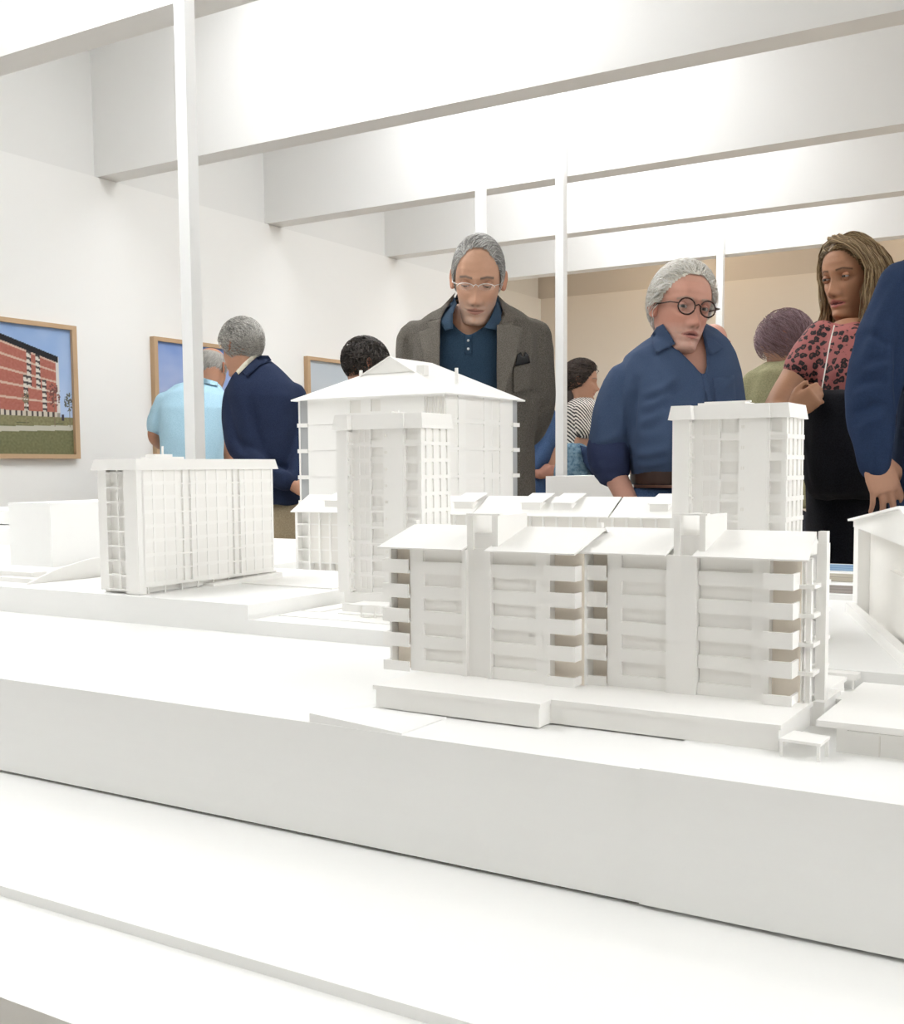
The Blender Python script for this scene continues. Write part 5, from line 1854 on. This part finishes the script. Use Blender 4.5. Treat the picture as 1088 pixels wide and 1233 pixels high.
arms = [limb([(PT(288, 474, D), .066), (PT(283, 505, D, -.02), .060), (PT(290, 540, D, -.07), .056), (PT(315, 563, D, -.14), .048), (PT(344, 580, D, -.18), .040)]),
        limb([(PT(352, 476, D), .062), (PT(361, 515, D, -.02), .056), (PT(362, 555, D, -.08), .052), (PT(352, 580, D, -.14), .042)])]
_, nj = garment('navy_jacket', [torso(st, D)] + arms, 'navy', t, .008, 5, .006, 8, (1, 1, .7), 15.0,
                folds=[(300, 470, 318, 548, -.016, 4), (318, 548, 352, 566, -.014, 3), (340, 470, 336, 540, .006, 6), (284, 500, 300, 540, .008, 4), (296, 540, 330, 572, .008, 4), (282, 520, 304, 552, -.008, 3), (345, 500, 350, 560, .006, 5)])
hb5 = [nj, bvh(hm[0], hm[1])]
drape('shirt_collar', [(284, 447), (292, 438), (302, 429), (310, 428), (297, 441), (287, 451)], hb5, .012, .02, 'cream', t, 3)
drape('jacket_collar', [(292, 448), (300, 438), (312, 428), (323, 428), (327, 434), (312, 440), (298, 454)], hb5, .010, .008, 'navy', t, 3)
legs(c.x, c.y, .95, FH, 'khaki', t, r=.092)

# 6 light blue polo, back view, leaning to the picture
D = 6.0
t, c = root_at(232, 560, D, 'man in light blue polo shirt bending towards the cloudy-sky photograph')
SK = (.46, .235, .15)
hd = chead(255, 446, D + .15, 160, 22, 5, 1.0)


def ringm(p): return (p[2] > -.075) and (p[2] < .075) and (p[1] > -.035)


hm = hd.mesh(64, SK)
hair_obj(t, hair(hd, 800, ringm, lambda p: (.1, .4, -.9), .03, .002, .006, (.28, .27, .25), (.55, .53, .50), .0013, 9, cap_c=(.36, .34, .31)))
fa = [limb([(PT(188, 510, D, .0), .040), (PT(187, 527, D, .02), .038), (PT(200, 538, D, .2), .03), (PT(207, 536, D, .3), .025)]),
      limb([(PT(267, 515, D), .040), (PT(270, 535, D, .0), .036), (PT(275, 556, D, .05), .030), (PT(276, 575, D, .10), .025)])]
fa += hand(PT(208, 536, D, .32), FH + CR * .2, -CU, CR, .17, .3) + hand(PT(276, 577, D, .1), -CU + FH * .2, FH, -CR, .17, .3)
join_body([hm, skin_mesh(fa, SK, .007, 2), skin_mesh(inner_body(c.x, c.y, 1.42, .92, FH), SK, .014, 4)], t)
st = [(459, 228, 258, .06, .12), (464, 212, 264, .10, .09), (474, 198, 270, .13, .04), (492, 193, 272, .145, 0), (525, 194, 270, .15, -.03), (560, 196, 268, .15, -.04), (600, 198, 266, .145, -.02), (625, 198, 266, .145, 0)]
arms = [limb([(PT(200, 484, D), .062), (PT(191, 503, D, .0), .058), (PT(189, 515, D, .0), .054)]),
        limb([(PT(266, 485, D), .056), (PT(268, 505, D), .054), (PT(268, 518, D), .052)])]
_, pt6 = garment('polo_shirt', [torso(st, D)] + arms, 'sky_polo', t, .010, 5, .007, 8, (1, 1, .4), 21.0)
drape('polo_collar', [(222, 458), (245, 455), (262, 460), (262, 465), (245, 461), (224, 463)], pt6, .02, .012, 'sky_polo', t, 3)
legs(c.x, c.y, .92, FH, 'dark_trousers', t)

# 7 dark-haired visitor behind the pyramid roof
D = 5.2
t, c = root_at(438, 560, D, 'dark curly-haired visitor mostly hidden behind the pyramid roof model')
hd = chead(440, 441, D, 118, 15, 0, .98)
hm = hd.mesh(64, (.46, .25, .165))
hair_obj(t, hair(hd, 1100, full, lambda p: (.6 * np.sin(p[2] * 90), .4 * np.cos(p[0] * 90), -.6), .05, .004, .016, (.018, .014, .012), (.085, .07, .06), .0016, 10, wave=.006, bulge=.01, cap_c=(.03, .025, .022)))
join_body([hm, skin_mesh(inner_body(c.x, c.y, 1.36, .9, RH), (.46, .25, .165), .014, 4)], t)
st = [(464, 428, 452, .05, 0), (470, 418, 462, .085, 0), (480, 410, 470, .11, 0), (520, 408, 472, .12, 0), (580, 410, 470, .12, 0), (620, 410, 470, .12, 0)]
arms = [limb([(PT(414, 485, D), .055), (PT(408, 530, D), .048), (PT(412, 575, D, -.05), .04)]), limb([(PT(466, 485, D), .055), (PT(472, 530, D), .048), (PT(468, 575, D, -.05), .04)])]
garment('dark_jacket', [torso(st, D)] + arms, 'navy', t, .012, 5, .005, 8, (1, 1, .5), 2.0)
legs(c.x, c.y, .9, RH, 'dark_trousers', t)

# 8 woman in the striped top
D = 6.74
t, c = root_at(700, 560, D, 'dark-haired woman in black and white striped top seen in profile')
SK = (.50, .28, .19)
hd = chead(700, 459, D, 82, 6, 0, .95, width=.92, female=True)
hm = hd.mesh(64, SK)
hair_obj(t, hair(hd, 900, full, lambda p: (.1, 1.0, -.25), .06, .004, .02, (.02, .013, .010), (.075, .05, .038), .0018, 12, wave=.005, bulge=.012, cap_c=(.03, .02, .016)))
V, F, N = remesh([limb([(PT(693, 466, D, .02), .055), (PT(688, 480, D, .02), .05), (PT(688, 497, D, .0), .03)])], .010, 4)
mk('hair_tail', V, F, 'hair', t, True, cols=np.tile(np.array((.035, .022, .018)), (len(V), 1)))
fa = [limb([(PT(716, 500, D, -.05), .032), (PT(724, 492, D, -.05), .028)])] + hand(PT(726, 491, D, -.05), CR * .8 + CU * .3, CU, FH, .16, .3)
join_body([hm, skin_mesh(fa, SK, .008, 2), skin_mesh(inner_body(c.x, c.y, 1.36, .9, RH, .15), SK, .014, 4)], t)
st = [(479, 690, 712, .05, 0), (485, 683, 718, .09, 0), (495, 679, 722, .12, 0), (520, 679, 722, .125, 0), (545, 680, 720, .12, 0), (565, 678, 722, .125, 0)]
arms = [limb([(PT(702, 492, D, -.12), .05), (PT(703, 520, D, -.15), .046), (PT(718, 505, D, -.10), .036)]), limb([(PT(702, 492, D, .12), .05), (PT(704, 520, D, .14), .042), (PT(722, 510, D, .10), .034)])]
garment('striped_top', [torso(st, D)] + arms, 'stripes', t, .010, 5, .004, 8, (1, 1, .5), 4.0)
dj = [(534, 678, 700, .10, -.08), (545, 672, 712, .15, -.06), (570, 668, 722, .16, -.05), (600, 666, 730, .16, -.04), (620, 668, 728, .14, -.03)]
garment('denim_jacket', [torso(dj, D)], 'denim', t, .010, 4, .012, 10, (1, 1, .4), 7.0)
drape('blue_bag', [(698, 536), (712, 540), (722, 575), (712, 572), (702, 556)], bvh(*torso(dj, D)), .05, .03, 'suit', t, 4)
legs(c.x, c.y, .9, RH, 'jeans', t)

# 9 visitor in blue behind the tweed jacket
D = 7.15
t, c = root_at(648, 560, D, 'visitor in dark blue shirt half hidden between tweed jacket and white post')
hd = chead(634, 458, D, 190, 10, 0, .95)
hm = hd.mesh(56, (.5, .28, .19))
hair_obj(t, hair(hd, 400, full, lambda p: (.1, .4, -.9), .04, .003, .008, (.05, .04, .03), (.14, .11, .09), .0016, 13))
fa = [limb([(PT(640, 562, D, -.10), .030), (PT(648, 572, D, -.12), .026)])] + hand(PT(649, 573, D, -.12), CR * .8 + CU * .35, CU * .2 + FH, CU, .16, .5)
join_body([hm, skin_mesh(fa, (.42, .2, .14), .008, 2), skin_mesh(inner_body(c.x, c.y, 1.36, .9, FH), (.5, .28, .19), .014, 4)], t)
st = [(474, 626, 650, .05, 0), (482, 614, 660, .08, 0), (492, 610, 667, .10, 0), (530, 612, 668, .10, 0), (575, 614, 664, .10, 0), (610, 616, 662, .10, 0)]
arms = [limb([(PT(660, 500, D), .055), (PT(659, 535, D, -.06), .05), (PT(643, 562, D, -.10), .042)]), limb([(PT(618, 500, D), .055), (PT(614, 540, D), .05), (PT(625, 565, D, -.1), .045)])]
garment('blue_shirt', [torso(st, D)] + arms, 'jeans', t, .011, 4, .010, 8, (1, 1, .6), 17.0)
legs(c.x, c.y, .9, FH, 'jeans', t)

# 10 bald visitor behind the blue shirt
D = 5.8
t, c = root_at(850, 560, D, 'bald visitor whose head shows behind the blue-shirted man\'s shoulder')
hd = chead(857, 419, D, 165, 20, 0, 1.0)
hm = hd.mesh(64, (.60, .33, .26), blush=.4)
join_body([hm, skin_mesh(inner_body(c.x, c.y, 1.40, .9, FH), (.6, .33, .26), .014, 4)], t)
st = [(447, 838, 868, .05, 0), (453, 826, 874, .09, 0), (464, 818, 882, .12, 0), (510, 816, 884, .13, 0), (570, 818, 882, .13, 0), (610, 818, 882, .13, 0)]
arms = [limb([(PT(822, 468, D), .055), (PT(817, 510, D), .05), (PT(820, 560, D, .05), .04)]), limb([(PT(878, 468, D), .055), (PT(883, 510, D), .05), (PT(880, 560, D, .05), .04)])]
garment('dark_jumper', [torso(st, D)] + arms, 'dark_trousers', t, .013, 4, .004, 8, (1, 1, .5), 2.0)
legs(c.x, c.y, .9, FH, 'dark_trousers', t)

# 11 mauve-haired visitor in olive jacket
D = 4.5
t, c = root_at(935, 560, D, 'visitor with mauve bobbed hair and olive green jacket bending forward')
SK = (.55, .31, .23)
hd = chead(946, 414, D, -118, 32, -6, .97, female=True)
hm = hd.mesh(64, SK)


def bob(p): return p[2] > np.interp(abs(math.atan2(p[0], -p[1])), [0, .5, .8, 1.1, 3.2], [.07, .055, .02, -.075, -.09])


hair_obj(t, hair(hd, 1500, bob, lambda p: (.25 * np.sign(p[0]), .25, -1.0), .08, .006, .018, (.16, .085, .10), (.38, .255, .28), .0014, 14, bulge=.012, cap_c=(.22, .125, .14)))
fa = hand(PT(912, 520, D, -.1), CR * .6 - CU * .3, -CU, FH, .16, .5) + [limb([(PT(902, 515, D, -.02), .035), (PT(912, 520, D, -.1), .025)])]
join_body([hm, skin_mesh(fa, SK, .007, 2), skin_mesh(inner_body(c.x, c.y, 1.34, .9, -RH, .15), SK, .014, 4)], t)
st = [(436, 925, 965, .06, .02), (441, 912, 980, .10, .01), (450, 900, 988, .13, 0), (480, 895, 990, .145, 0), (530, 897, 988, .145, 0), (590, 900, 985, .145, 0), (610, 900, 985, .145, 0)]
arms = [limb([(PT(912, 462, D), .062), (PT(901, 490, D), .055), (PT(902, 520, D, -.02), .048)]), limb([(PT(980, 462, D), .058), (PT(990, 500, D), .052), (PT(985, 545, D), .045)])]
garment('olive_jacket', [torso(st, D)] + arms, 'olive', t, .010, 5, .008, 8, (1, 1, .5), 27.0)
legs(c.x, c.y, .9, -RH, 'dark_trousers', t)
